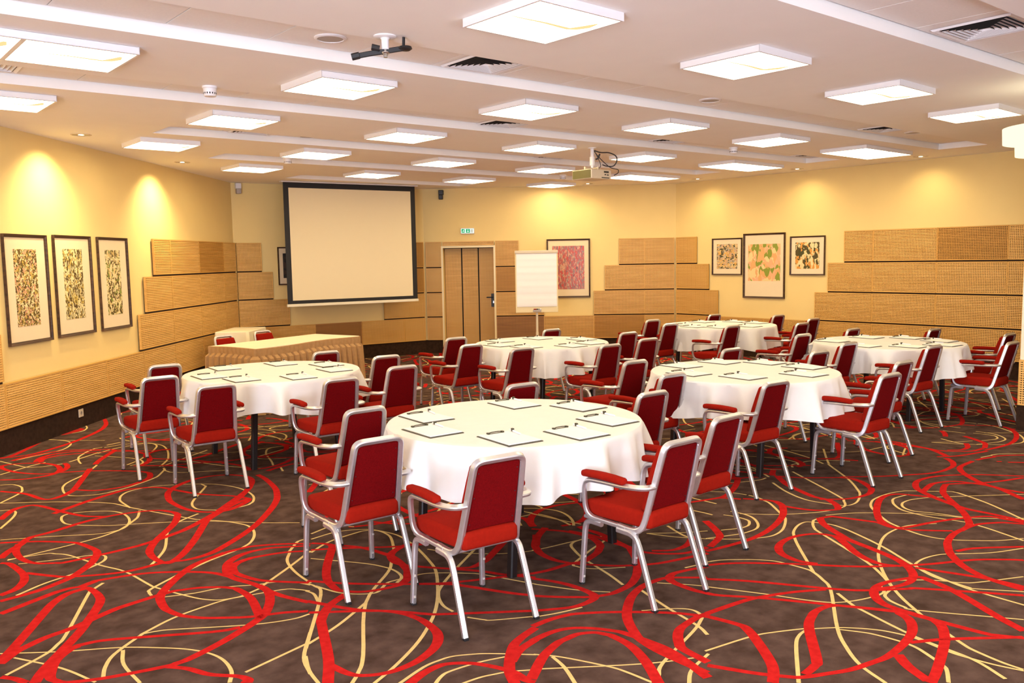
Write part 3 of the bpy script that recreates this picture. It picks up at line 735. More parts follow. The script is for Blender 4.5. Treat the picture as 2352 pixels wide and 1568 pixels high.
# ------------------------------------------------------------------ framed prints
def picture(W_, s0, s1, z0, z1, a0, a1, b0, b1, fw, am, label, name='framed_print'):
    root = empty(name, label, 'picture')
    smin, smax = min(s0, s1), max(s0, s1)
    sm = smax if W_.fl else smin
    root.matrix_world = W_.mat(sm, z0, 0.004)
    wd, ht = smax - smin, z1 - z0
    X = (lambda s: smax - s) if W_.fl else (lambda s: s - smin)
    bm = bmesh.new()
    D = 0.028
    for p in (((0, 0), (wd, 0), (wd - fw, fw), (fw, fw)), ((wd, 0), (wd, ht), (wd - fw, ht - fw), (wd - fw, fw)), ((wd, ht), (0, ht), (fw, ht - fw), (wd - fw, ht - fw)), ((0, ht), (0, 0), (fw, fw), (fw, ht - fw))):
        # moulding: outer edge high, stepping down to the mount
        o0, o1, i1, i0 = [Vector((q[0], 0, q[1])) for q in p]
        cen = lambda a, b, t: a.lerp(b, t)
        prof = [(0.0, 0.0), (0.0, D), (0.45, D * 0.85), (0.55, D * 0.65), (1.0, D * 0.5), (1.0, 0.0)]
        rows_ = [[cen(o0, i0, t) + Vector((0, d, 0)), cen(o1, i1, t) + Vector((0, d, 0))] for t, d in prof]
        vs = [[bm.verts.new(v) for v in r] for r in rows_]
        for r, q in zip(vs, vs[1:]):
            bm.faces.new((r[0], r[1], q[1], q[0]))
    bmesh.ops.recalc_face_normals(bm, faces=bm.faces[:])
    new_obj('frame', bm, M['frame'], root)
    bm = bmesh.new()
    box(bm, fw * 0.9, wd - fw * 0.9, 0.0, 0.008, fw * 0.9, ht - fw * 0.9)
    new_obj('mount', bm, M['mount_card'], root)
    xa, xb = sorted((X(a0), X(a1)))
    bm = bmesh.new()
    box(bm, xa, xb, 0.008, 0.0095, b0 - z0, b1 - z0)
    new_obj('print', bm, am, root)
    return root

CRM, OLV, BRN, PNK, GOLD = (0.80, 0.66, 0.36), (0.13, 0.09, 0.02), (0.09, 0.055, 0.015), (0.62, 0.33, 0.20), (0.50, 0.36, 0.08)
a1 = art('olive_and_rose_print', [CRM, OLV, CRM, BRN, PNK, GOLD, OLV, CRM], 44, (1, 1, 1), 1.3)
a2 = art('olive_and_cream_print', [CRM, CRM, OLV, GOLD, CRM, BRN, (0.45, 0.40, 0.22), OLV], 40, (1, 1, 0.7), 4.1)
a3 = art('cream_and_brown_print', [CRM, (0.70, 0.52, 0.2), OLV, CRM, CRM, BRN, (0.22, 0.28, 0.05), CRM], 38, (1, 1, 0.8), 7.7)
a4 = art('red_print', [(0.42, 0.10, 0.07), (0.50, 0.05, 0.03), (0.28, 0.16, 0.13), (0.62, 0.34, 0.20), (0.55, 0.04, 0.02), (0.30, 0.13, 0.10), (0.10, 0.05, 0.05)], 30, (2.6, 1, 0.7), 2.2)
a5 = art('ochre_and_black_print', [(0.66, 0.42, 0.12), (0.60, 0.35, 0.22), (0.74, 0.55, 0.25), (0.05, 0.05, 0.02), (0.45, 0.38, 0.28), (0.70, 0.40, 0.10), (0.2, 0.15, 0.1)], 34, (1, 1, 1), 3.9)
a6 = art('pink_and_orange_print', [(0.80, 0.50, 0.25), (0.82, 0.42, 0.22), (0.80, 0.62, 0.30), (0.76, 0.40, 0.16), (0.25, 0.30, 0.04), (0.80, 0.45, 0.26), (0.82, 0.66, 0.35)], 15, (1, 1, 0.6), 9.3)
a7 = art('gold_and_black_print', [(0.72, 0.55, 0.22), (0.06, 0.06, 0.02), (0.68, 0.30, 0.06), (0.78, 0.66, 0.35), (0.08, 0.06, 0.02), (0.75, 0.60, 0.30), (0.2, 0.14, 0.05)], 24, (1, 1, 0.6), 6.1)
a8 = art('dark_print', [(0.04, 0.035, 0.03), (0.07, 0.05, 0.04), (0.03, 0.03, 0.03), (0.09, 0.07, 0.05)], 15, (1, 1, 1), 5.0)
picture(WL, 5.262, 5.955, 0.98, 2.02, 5.435, 5.80, 1.15, 1.88, 0.030, a1, 'tall framed print, leftmost of the three on the left wall')
picture(WL, 4.43, 5.137, 0.985, 2.03, 4.605, 4.975, 1.16, 1.89, 0.030, a2, 'tall framed print, middle one of the three on the left wall')
picture(WL, 3.60, 4.278, 0.98, 2.03, 3.78, 4.115, 1.15, 1.887, 0.030, a3, 'tall framed print nearest the stepped wood panels, left wall')
picture(WS, 0.708, 1.30, 1.34, 1.97, 0.795, 1.20, 1.455, 1.865, 0.022, a8, 'dark framed print mostly hidden behind the projection screen')
picture(WD, 2.243, 3.03, 0.99, 2.05, 2.345, 2.923, 1.14, 1.925, 0.028, a4, 'red toned framed print on the wall behind the flip chart')
picture(WR, 0.797, 1.396, 1.37, 1.995, 0.89, 1.306, 1.477, 1.896, 0.022, a5, 'small square framed print left of the large one, right wall')
picture(WR, 1.427, 2.205, 0.99, 2.057, 1.516, 2.118, 1.273, 1.88, 0.030, a6, 'large pink and orange framed print, middle of three on right wall')
picture(WR, 2.294, 2.893, 1.37, 1.986, 2.385, 2.796, 1.473, 1.888, 0.022, a7, 'small gold and black framed print beside the right wall panels')

# ------------------------------------------------------------------ projection screen
scr = empty('projection_screen', 'large pull-down projection screen with black border in front of back wall', 'projection screen')
scr.matrix_world = WS.mat(2.97, 1.045, 0.60)
SW, SH = 2.318, 1.935
bm = bmesh.new()
box(bm, 0.085, SW - 0.085, 0.002, 0.005, 0.055, SH - 0.085)
new_obj('viewing_surface', bm, M['screen'], scr)
bm = bmesh.new()
box(bm, 0, SW, 0, 0.002, 0, SH)
for a in ((0, SW, 0, 0.055), (0, SW, SH - 0.085, SH), (0, 0.085, 0.055, SH - 0.085), (SW - 0.085, SW, 0.055, SH - 0.085)):
    box(bm, a[0], a[1], 0.002, 0.0055, a[2], a[3])
new_obj('black_border', bm, M['screen_edge'], scr)
bm = rbox(-0.015, SW + 0.015, -0.014, 0.018, -0.045, 0.0, 0.006, 2)
new_obj('bottom_bar', bm, M['wall_pale'], scr)
bm = rbox(-0.04, SW + 0.04, -0.05, 0.05, SH, CE - 1.045 - 0.003, 0.002, 1)
new_obj('screen_case', bm, M['white_plastic'], scr)

# ------------------------------------------------------------------ exit sign, corner sensors, socket
ex = empty('exit_sign', 'green running-man emergency exit sign above the door', 'exit sign')
ex.matrix_world = WD.mat(0.937, 2.175, 0.0)
bm = rbox(0, 0.253, 0, 0.055, 0, 0.105, 0.01, 2)
new_obj('housing', bm, M['white_plastic'], ex)
bm = bmesh.new()
box(bm, 0.012, 0.241, 0.055, 0.057, 0.014, 0.091)
new_obj('lit_face', bm, M['sign_white'], ex)
bm = bmesh.new()
box(bm, 0.162, 0.232, 0.057, 0.058, 0.020, 0.086)
box(bm, 0.082, 0.150, 0.057, 0.058, 0.020, 0.086)
new_obj('green_field', bm, M['sign_green'], ex)
bm = bmesh.new()
def flat(pts, y0=0.058, y1=0.0588):
    a = [bm.verts.new((x, y0, z)) for x, z in pts]
    b = [bm.verts.new((x, y1, z)) for x, z in pts]
    bm.faces.new(a)
    bm.faces.new(list(reversed(b)))
    for i in range(len(pts)):
        j = (i + 1) % len(pts)
        bm.faces.new((a[i], b[i], b[j], a[j]))
ar = 0.116
flat([(ar - 0.006, 0.080), (ar - 0.006, 0.048), (ar - 0.022, 0.048), (ar, 0.026), (ar + 0.022, 0.048), (ar + 0.006, 0.048), (ar + 0.006, 0.080)])
def X_(x):
    return 0.232 - x
flat([(X_(0.044), 0.083), (X_(0.052), 0.080), (X_(0.050), 0.072), (X_(0.042), 0.073)])
flat([(X_(0.046), 0.071), (X_(0.030), 0.050), (X_(0.038), 0.046), (X_(0.052), 0.066)])
flat([(X_(0.036), 0.066), (X_(0.020), 0.064), (X_(0.014), 0.054), (X_(0.019), 0.053), (X_(0.024), 0.060), (X_(0.038), 0.060)])
flat([(X_(0.034), 0.052), (X_(0.022), 0.040), (X_(0.006), 0.038), (X_(0.006), 0.033), (X_(0.025), 0.034), (X_(0.038), 0.046)])
flat([(X_(0.036), 0.048), (X_(0.048), 0.038), (X_(0.042), 0.024), (X_(0.047), 0.022), (X_(0.055), 0.040), (X_(0.042), 0.052)])
flat([(X_(0.060), 0.084), (X_(0.068), 0.084), (X_(0.068), 0.022), (X_(0.060), 0.022)])
bmesh.ops.recalc_face_normals(bm, faces=bm.faces[:])
new_obj('pictogram', bm, M['sign_white'], ex)
bm = bmesh.new()
for i in range(2):
    box(bm, 0.030 + i * 0.022, 0.042 + i * 0.022, 0.057, 0.0585, 0.022, 0.084)
new_obj('pictogram_stripe', bm, M['grey_plastic'], ex)

def sensor(W_, s, z, label, m):
    o = empty('corner_speaker', label, 'speaker', 'small wall speakers')
    o.matrix_world = W_.mat(s, z, 0.0)
    bm = rbox(-0.045, 0.045, 0.0, 0.09, 0.07, 0.16, 0.012, 2)
    new_obj('body', bm, m, o)
    bm = rbox(-0.035, 0.040, 0.03, 0.11, -0.01, 0.072, 0.01, 2)
    new_obj('speaker_head', bm, M['grey_plastic'] if m is M['white_plastic'] else m, o)
sensor(WS, 0.105, 2.83, 'small pale wall speaker high in the left corner beside the screen', M['white_plastic'])
sensor(WD, 0.345, 2.81, 'small dark wall speaker high above the left side of the door', M['black'])

sk = empty('wall_socket', 'cream electrical socket on the dark skirting of the left wall', 'socket')
sk.matrix_world = WL.mat(4.79, 0.115, 0.012)
bm = rbox(0, 0.088, 0, 0.010, 0, 0.085, 0.004, 2)
new_obj('plate', bm, M['beige_plastic'], sk)
bm = bmesh.new()
lathe(bm, [(0.020, 0.0), (0.020, 0.002), (0.016, 0.002), (0.014, -0.006), (0, -0.006)], 20)
o = new_obj('outlet', bm, M['grey_plastic'], sk)
o.matrix_parent_inverse = Matrix()
o.location = (0.044, 0.010, 0.042)
o.rotation_euler = (-PI / 2, 0, 0)

# ------------------------------------------------------------------ ceiling lights
def make_light(cells=1):
    root = empty('ceiling_light')
    hw, hh, t = 0.305, 0.305, 0.045
    x0, x1 = -hw * cells, hw * cells
    rim = 0.014
    bm = bmesh.new()
    # box sides with an inward lip, back plate
    for a in ((x0, x1, -hh, -hh + 0.004), (x0, x1, hh - 0.004, hh), (x0, x0 + 0.004, -hh, hh), (x1 - 0.004, x1, -hh, hh)):
        box(bm, a[0], a[1], a[2], a[3], -t, 0)
    for a in ((x0, x1, -hh, -hh + rim), (x0, x1, hh - rim, hh), (x0, x0 + rim, -hh, hh), (x1 - rim, x1, -hh, hh)):
        box(bm, a[0], a[1], a[2], a[3], -t, -t + 0.003)
    box(bm, x0, x1, -hh, hh, -0.003, 0)
    if cells == 2:
        box(bm, -rim, rim, -hh, hh, -t, -t + 0.003)
    new_obj('housing', bm, M['white_plastic'], root)
    for c in range(cells):
        cx = x0 + hw + c * 2 * hw
        bm = bmesh.new()
        quad(bm, ((cx - hw + 0.01, -hh + 0.01, -t + 0.004), (cx - hw + 0.01, hh - 0.01, -t + 0.004), (cx + hw - 0.01, hh - 0.01, -t + 0.004), (cx + hw - 0.01, -hh + 0.01, -t + 0.004)))
        o = new_obj('diffuser', bm, M['diffuser'], root)
        # flat glowing strip that paints the warm shading of the curved inner reflector
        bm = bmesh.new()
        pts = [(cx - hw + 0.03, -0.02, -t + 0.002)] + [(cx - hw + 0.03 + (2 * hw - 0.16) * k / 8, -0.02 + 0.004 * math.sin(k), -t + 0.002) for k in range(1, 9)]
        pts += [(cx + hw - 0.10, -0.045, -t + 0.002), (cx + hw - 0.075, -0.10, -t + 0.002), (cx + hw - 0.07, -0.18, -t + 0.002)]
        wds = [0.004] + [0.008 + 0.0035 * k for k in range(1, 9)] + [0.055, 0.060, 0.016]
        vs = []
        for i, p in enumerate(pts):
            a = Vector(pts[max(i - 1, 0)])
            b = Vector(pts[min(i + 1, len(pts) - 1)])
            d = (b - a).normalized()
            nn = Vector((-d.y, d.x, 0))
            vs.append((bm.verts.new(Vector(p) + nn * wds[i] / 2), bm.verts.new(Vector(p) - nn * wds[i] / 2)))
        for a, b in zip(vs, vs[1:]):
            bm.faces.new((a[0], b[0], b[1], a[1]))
        new_obj('reflector_shading', bm, M['reflector'], root)
    return root

LIGHTS = [  # u, v, label tail
    (3.206, 3.414, 'nearest single one, at top centre of the view'), (4.989, 3.349, 'nearest row, right of the top centre one'),
    (6.780, 3.301, 'nearest row, second from the right end'), (8.559, 3.249, 'nearest row, right end beside the hanging lamp'),
    (3.195, 5.571, 'second row, just beyond the bare ceiling mount'), (4.994, 5.515, 'second row, before the projector, centre of the view'),
    (6.751, 5.444, 'second row, right of the centre'), (8.544, 5.392, 'second row, last single one before the double light'),
    (1.41, 7.52, 'third row, cut by the left edge'), (3.177, 7.418, 'third row, first one fully in view from the left'),
    (4.977, 7.372, 'third row, above the projection screen'), (6.753, 7.285, 'third row, just left of the projector'),
    (8.519, 7.234, 'third row, just right of the projector'),
    (3.192, 9.332, 'fourth row, left end over the left wall'), (4.920, 9.181, 'fourth row, second from the left end'),
    (6.715, 9.086, 'fourth row, third from the left end'), (8.470, 9.015, 'fourth row, behind the projector'),
    (4.938, 10.996, 'farthest row, left end'), (6.727, 10.873, 'farthest row, right above the screen'),
    (8.523, 10.851, 'farthest row, over the left of the door'), (10.308, 10.822, 'farthest row, right end')]
proto = make_light(1)
for i, (u, v, lb) in enumerate(LIGHTS):
    o = proto if i == 0 else dup(proto)
    o.location = (u, v, CE)
    tag(o, 'square white ceiling light, ' + lb, 'ceiling light', 'square ceiling lights')
for u, v in ((1.4, 3.45), (1.4, 1.3), (3.2, 1.3), (5.0, 1.25), (6.8, 1.2), (8.6, 1.2), (1.4, -0.9), (3.2, -0.9), (5.0, -0.9), (6.8, -0.9)):  # unseen fixtures added to light the foreground
    if (u, v) == (1.4, 3.45):
        continue
    o = dup(proto)
    o.location = (u, v, CE)
    tag(o, 'added square white ceiling light out of view, lighting the foreground', 'ceiling light', 'added ceiling lights out of view')
proto2 = make_light(2)
for i, (u, v, lb) in enumerate([(1.13, 5.66, 'at the upper left edge of the view'), (10.60, 5.31, 'nearest of three along the right wall'),
                                (10.58, 7.15, 'middle of three along the right wall'), (10.59, 9.03, 'farthest of three along the right wall')]):
    o = proto2 if i == 0 else dup(proto2)
    o.location = (u, v, CE)
    tag(o, 'double width ceiling light, ' + lb, 'ceiling light', 'double ceiling lights')

# ------------------------------------------------------------------ air diffusers
def make_vent():
    root = empty('air_vent')
    bm = bmesh.new()
    R0 = 0.232
    def ring(r0, r1, z0, z1):
        for k in range(4):
            a = PI / 4 + k * PI / 2
            b = a + PI / 2
            q = [(r0 * math.cos(a) * 1.4142, r0 * math.sin(a) * 1.4142, z0), (r0 * math.cos(b) * 1.4142, r0 * math.sin(b) * 1.4142, z0),
                 (r1 * math.cos(b) * 1.4142, r1 * math.sin(b) * 1.4142, z1), (r1 * math.cos(a) * 1.4142, r1 * math.sin(a) * 1.4142, z1)]
            quad(bm, q)
    ring(R0, R0 - 0.012, 0.0, -0.012)
    ring(R0 - 0.012, R0 - 0.034, -0.012, -0.004)
    new_obj('frame', bm, M['white_plastic'], root)
    bm = bmesh.new()
    for i in range(6):
        r = R0 - 0.045 - i * 0.030
        ring(r, r - 0.012, -0.012, 0.012)
        bm.faces.ensure_lookup_table()
        for f in bm.faces[-4:]:
            f.material_index = 1  # black skin paints the unlit side of the white louvres
        n0 = len(bm.faces)
        ring(r - 0.0016, r - 0.0136, -0.0115, 0.0125)
        bm.faces.ensure_lookup_table()
        for f in bm.faces[n0:]:
            f.material_index = 0
    new_obj('louvres', bm, [M['white_plastic'], M['gap']], root)
    bm = bmesh.new()
    box(bm, -R0 + 0.03, R0 - 0.03, -R0 + 0.03, R0 - 0.03, 0.020, 0.022)
    new_obj('duct_opening', bm, M['gap'], root)
    return root
VENTS = [(3.86, 4.69, 'second recess, beyond the bare mount'), (5.66, 6.58, 'third recess, behind the centre light'), (5.72, 2.13, 'at the upper right edge of the view'),
         (9.36, 4.46, 'second recess, toward its right end'), (1.15, 6.63, 'third recess, at the left edge of the view'), (8.10, 6.38, 'third recess, right of the centre'),
         (11.0, 6.25, 'third recess, at its far right end'), (3.86, 8.42, 'fourth recess, near its left end'), (8.04, 8.30, 'fourth recess, behind the projector')]
pv = make_vent()
for i, (u, v, lb) in enumerate(VENTS):
    o = pv if i == 0 else dup(pv)
    o.location = (u, v, CE + RH - 0.002)
    o.rotation_euler = (0, 0, math.radians(-1.8))
    tag(o, 'square louvred air vent, ' + lb, 'air vent', 'square air vents')

# speakers, smoke detectors, downlights
def make_disc():
    root = empty('ceiling_speaker')
    bm = bmesh.new()
    lathe(bm, [(0.098, 0.0), (0.098, -0.006), (0.090, -0.012), (0.080, -0.012), (0.078, -0.006)], 32)
    new_obj('rim', bm, M['white_plastic'], root)
    bm = bmesh.new()
    lathe(bm, [(0.079, -0.004), (0.079, -0.008), (0.0, -0.010)], 32)
    new_obj('grille', bm, M['grey_plastic'], root)
    return root
pd_ = make_disc()
for i, (u, v, lb) in enumerate([(2.665, 4.73, 'left of the bare ceiling mount'), (6.321, 4.60, 'in the second recess on the right'), (9.946, 4.44, 'near the right end of the second recess'), (4.465, 8.50, 'in the fourth recess above the left wall')]):
    o = pd_ if i == 0 else dup(pd_)
    o.location = (u, v, CE + RH)
    tag(o, 'round grey ceiling speaker ' + lb, 'speaker', 'round ceiling speakers')

def make_smoke():
    root = empty('smoke_detector')
    bm = bmesh.new()
    lathe(bm, [(0.054, 0.0), (0.054, -0.014), (0.047, -0.018), (0.047, -0.058), (0.040, -0.072), (0.0, -0.074)], 24)
    new_obj('body', bm, M['white_plastic'], root)
    bm = bmesh.new()
    for k in range(16):
        a = 2 * PI * k / 16
        c, s = math.cos(a), math.sin(a)
        p = [Vector((0.0478 * c - t * s, 0.0478 * s + t * c, z)) for t, z in ((-0.004, -0.046), (0.004, -0.046), (0.004, -0.058), (-0.004, -0.058))]
        quad(bm, p)
    new_obj('smoke_slots', bm, M['gap'], root)
    return root
ps = make_smoke()
for i, (u, v, lb) in enumerate([(2.50, 6.22, 'nearest one, at the upper left'), (4.90, 9.86, 'left one beyond the light rows'), (8.85, 6.10, 'on the right, in front of the double lights'), (9.40, 9.60, 'under the projector, before the far corner')]):
    o = ps if i == 0 else dup(ps)
    o.location = (u, v, CE)
    tag(o, 'white smoke detector, ' + lb, 'smoke detector', 'smoke detectors')

def spot(loc, aim, energy, size=1.75, blend=1.0, col=SPOT_COL):
    d = bpy.data.lights.new('downlight_lamp', 'SPOT')
    d.energy, d.color, d.spot_size, d.spot_blend, d.shadow_soft_size = energy, col, size, blend, 0.04
    o = bpy.data.objects.new('downlight_lamp', d)
    C.objects.link(o)
    o.location = loc
    o.rotation_euler = (Vector(aim) - Vector(loc)).to_track_quat('-Z', 'Y').to_euler()
def make_down():
    root = empty('downlight')
    bm = bmesh.new()
    lathe(bm, [(0.095, 0.0), (0.095, -0.004), (0.083, -0.005), (0.082, 0.0)], 28)
    new_obj('ring', bm, M['beige_plastic'], root)
    bm = bmesh.new()
    lathe(bm, [(0.082, -0.003), (0.070, -0.0015), (0.03, -0.001), (0.0, -0.0008)], 28)
    new_obj('reflector', bm, M['steel'], root)
    bm = bmesh.new()
    lathe(bm, [(0.028, -0.003), (0.022, -0.005), (0.0, -0.006)], 16)
    new_obj('lamp', bm, M['lamp_glow'], root)
    return root
pdn = make_down()
nL = WL.n
dls = [((2.113, 9.437), 'nearest one along the left wall', WL), ((3.813, 11.114), 'second one along the left wall', WL), ((11.95, 5.20), 'nearest one along the right wall', WR),
       ((11.95, 7.05), 'middle one along the right wall', WR), ((11.95, 8.90), 'farthest one along the right wall', WR), ((11.0, 10.62), 'by the far wall above the red print', WD)]
for i, ((u, v), lb, W_) in enumerate(dls):
    o = pdn if i == 0 else dup(pdn)
    q = Vector((u, v, 0))
    d = (q - W_.A).dot(W_.n)
    q = q + W_.n * (0.42 - d)
    o.location = (q.x, q.y, CE)
    tag(o, 'small round chrome downlight, ' + lb, 'downlight', 'recessed downlights')
    t = q - W_.n * 0.42
    spot((q.x, q.y, CE - 0.02), (t.x, t.y, 1.75 if W_ is WL else 1.5), 110 if W_ is WL else (10 if W_ is WD else 14), 2.0 if W_ is not WR else 2.3)
for sm in (7.5, 9.5):
    p = WL.mat(sm, 0, 0.30).translation
    o = dup(pdn)
    o.location = (p.x, p.y, CE)
    tag(o, 'small round chrome downlight outside the photograph', 'downlight', 'recessed downlights outside the view')
    spot((p.x, p.y, CE - 0.02), (p.x - nL.x * 0.5, p.y - nL.y * 0.42, 1.75), 120)

# bare ceiling mount
bmnt = empty('ceiling_mount', 'bare projector ceiling mount with black bracket arms and no projector', 'projector mount', loc=(2.76, 4.27, CE), rz=0.0)
bm = bmesh.new()
lathe(bm, [(0.066, 0.0), (0.066, -0.006), (0.060, -0.010), (0.028, -0.012), (0.022, -0.020), (0.021, -0.075), (0.0, -0.075)], 28)
new_obj('flange', bm, M['white_plastic'], bmnt)
bm = bmesh.new()
lathe(bm, [(0.010, -0.075), (0.010, -0.088), (0.026, -0.090), (0.026, -0.096), (0.016, -0.100), (0.016, -0.106), (0.012, -0.108), (0.012, -0.120), (0.0, -0.120)], 18)
new_obj('bolt', bm, M['steel'], bmnt)
bm = bmesh.new()
sweep(bm, round_path([(-0.155, 0.115, -0.118), (-0.08, 0.06, -0.10), (0.0, 0.0, -0.085), (0.085, -0.06, -0.068)], 0.02), 0.030, 0.012, (0, 0, 1))
sweep(bm, [(-0.155, 0.115, -0.118), (-0.120, 0.088, -0.108)], 0.038, 0.030, (0, 0, 1))
sweep(bm, [(-0.07, 0.035, -0.064), (-0.03, 0.015, -0.072)], 0.034, 0.028, (0, 0, 1))
lathe(bm, [(0.036, -0.058), (0.040, -0.070), (0.026, -0.080), (0, -0.080)], 16, (0.095, -0.065, 0))
sweep(bm, [(0.085, -0.06, -0.065), (0.088, -0.062, -0.005)], 0.018, 0.012, (1, 0, 0))
new_obj('bracket_arm', bm, M['black'], bmnt)

# projector on its pole
pj = empty('projector', 'beige ceiling projector on white pole with looped black cables', 'projector', loc=(7.42, 7.08, CE))
bm = bmesh.new()
lathe(bm, [(0.05, 0.0), (0.05, -0.008), (0.022, -0.010), (0.022, -0.10), (0.030, -0.104), (0.030, -0.205), (0.018, -0.207), (0.014, -0.235), (0, -0.235)], 20)
new_obj('pole', bm, M['white_plastic'], pj)
bm = bmesh.new()
box(bm, -0.13, 0.13, -0.012, 0.012, -0.245, -0.235)
box(bm, -0.012, 0.012, -0.10, 0.12, -0.245, -0.235)
for x, y in ((-0.125, 0), (0.125, 0), (0, -0.095), (0, 0.115)):
    box(bm, x - 0.006, x + 0.006, y - 0.006, y + 0.006, -0.262, -0.225)
new_obj('mounting_plate', bm, M['beige_plastic'], pj)
bm = rbox(-0.17, 0.17, -0.15, 0.17, -0.372, -0.262, 0.012, 3)
new_obj('body', bm, M['beige_plastic'], pj)
bm = bmesh.new()
for k in range(12):
    z = -0.362 + k * 0.0078
    box(bm, -0.1735, -0.169, -0.135, 0.155, z, z + 0.006)
box(bm, -0.1725, -0.169, -0.138, 0.158, -0.364, -0.270)
new_obj('vent_grille', bm, M['olive'], pj)
bm = bmesh.new()
box(bm, 0.00, 0.13, -0.153, -0.149, -0.362, -0.352)
box(bm, 0.04, 0.12, -0.153, -0.149, -0.300, -0.280)
box(bm, 0.05, 0.075, -0.153, -0.149, -0.328, -0.316)
box(bm, 0.09, 0.12, -0.153, -0.149, -0.330, -0.318)
new_obj('ports', bm, M['black'], pj)
bm = bmesh.new()
lathe(bm, [(0.045, 0.0), (0.045, 0.03), (0.038, 0.03), (0.034, 0.02), (0.0, 0.02)], 24)
o = new_obj('lens', bm, M['black'], pj)
o.location = (0.06, 0.165, -0.318)
o.rotation_euler = (-PI / 2, 0, 0)
bm = bmesh.new()
R_ = Vector((0.757, -0.654, 0))
def cpt(a, z, b=0.0):
    q = R_ * a + Vector((0.654, 0.757, 0)) * b
    return (q.x, q.y, z)
tube(bm, spline([cpt(0.02, -0.03), cpt(0.10, -0.055), cpt(0.20, -0.06), cpt(0.28, -0.10), cpt(0.29, -0.16), cpt(0.25, -0.215), cpt(0.17, -0.215), cpt(0.12, -0.20, -0.02)], 6), 0.007)
tube(bm, spline([cpt(0.02, -0.035), cpt(0.08, -0.11), cpt(0.15, -0.18), cpt(0.22, -0.235), cpt(0.30, -0.26, -0.02), cpt(0.30, -0.30, -0.04), cpt(0.25, -0.33, -0.06)], 6), 0.005)
tube(bm, spline([cpt(0.02, -0.03), cpt(0.06, -0.10), cpt(0.10, -0.20), cpt(0.08, -0.24)], 6), 0.004)
tube(bm, spline([cpt(0.09, -0.07), cpt(0.07, -0.12), cpt(0.04, -0.135)], 5), 0.010)
new_obj('cable', bm, M['black'], pj)

# hanging drum lamp at the right edge
dl = empty('drum_lamp', 'tiered white drum lamp under the ceiling at the right edge', 'lamp', loc=(7.68, 2.28, 0))
bm = bmesh.new()
lathe(bm, [(0.40, 2.55), (0.405, 2.67), (0.0, 2.672)], 48)
new_obj('upper_shade', bm, M['shade'], dl)
bm = bmesh.new()
lathe(bm, [(0.0, 2.452), (0.31, 2.45), (0.315, 2.545)], 48)
new_obj('lower_shade', bm, M['shade'], dl)
bm = bmesh.new()
lathe(bm, [(0.012, 2.66), (0.012, CE - 0.01), (0.06, CE - 0.01), (0.06, CE)], 16)
new_obj('stem', bm, M['white_plastic'], dl)

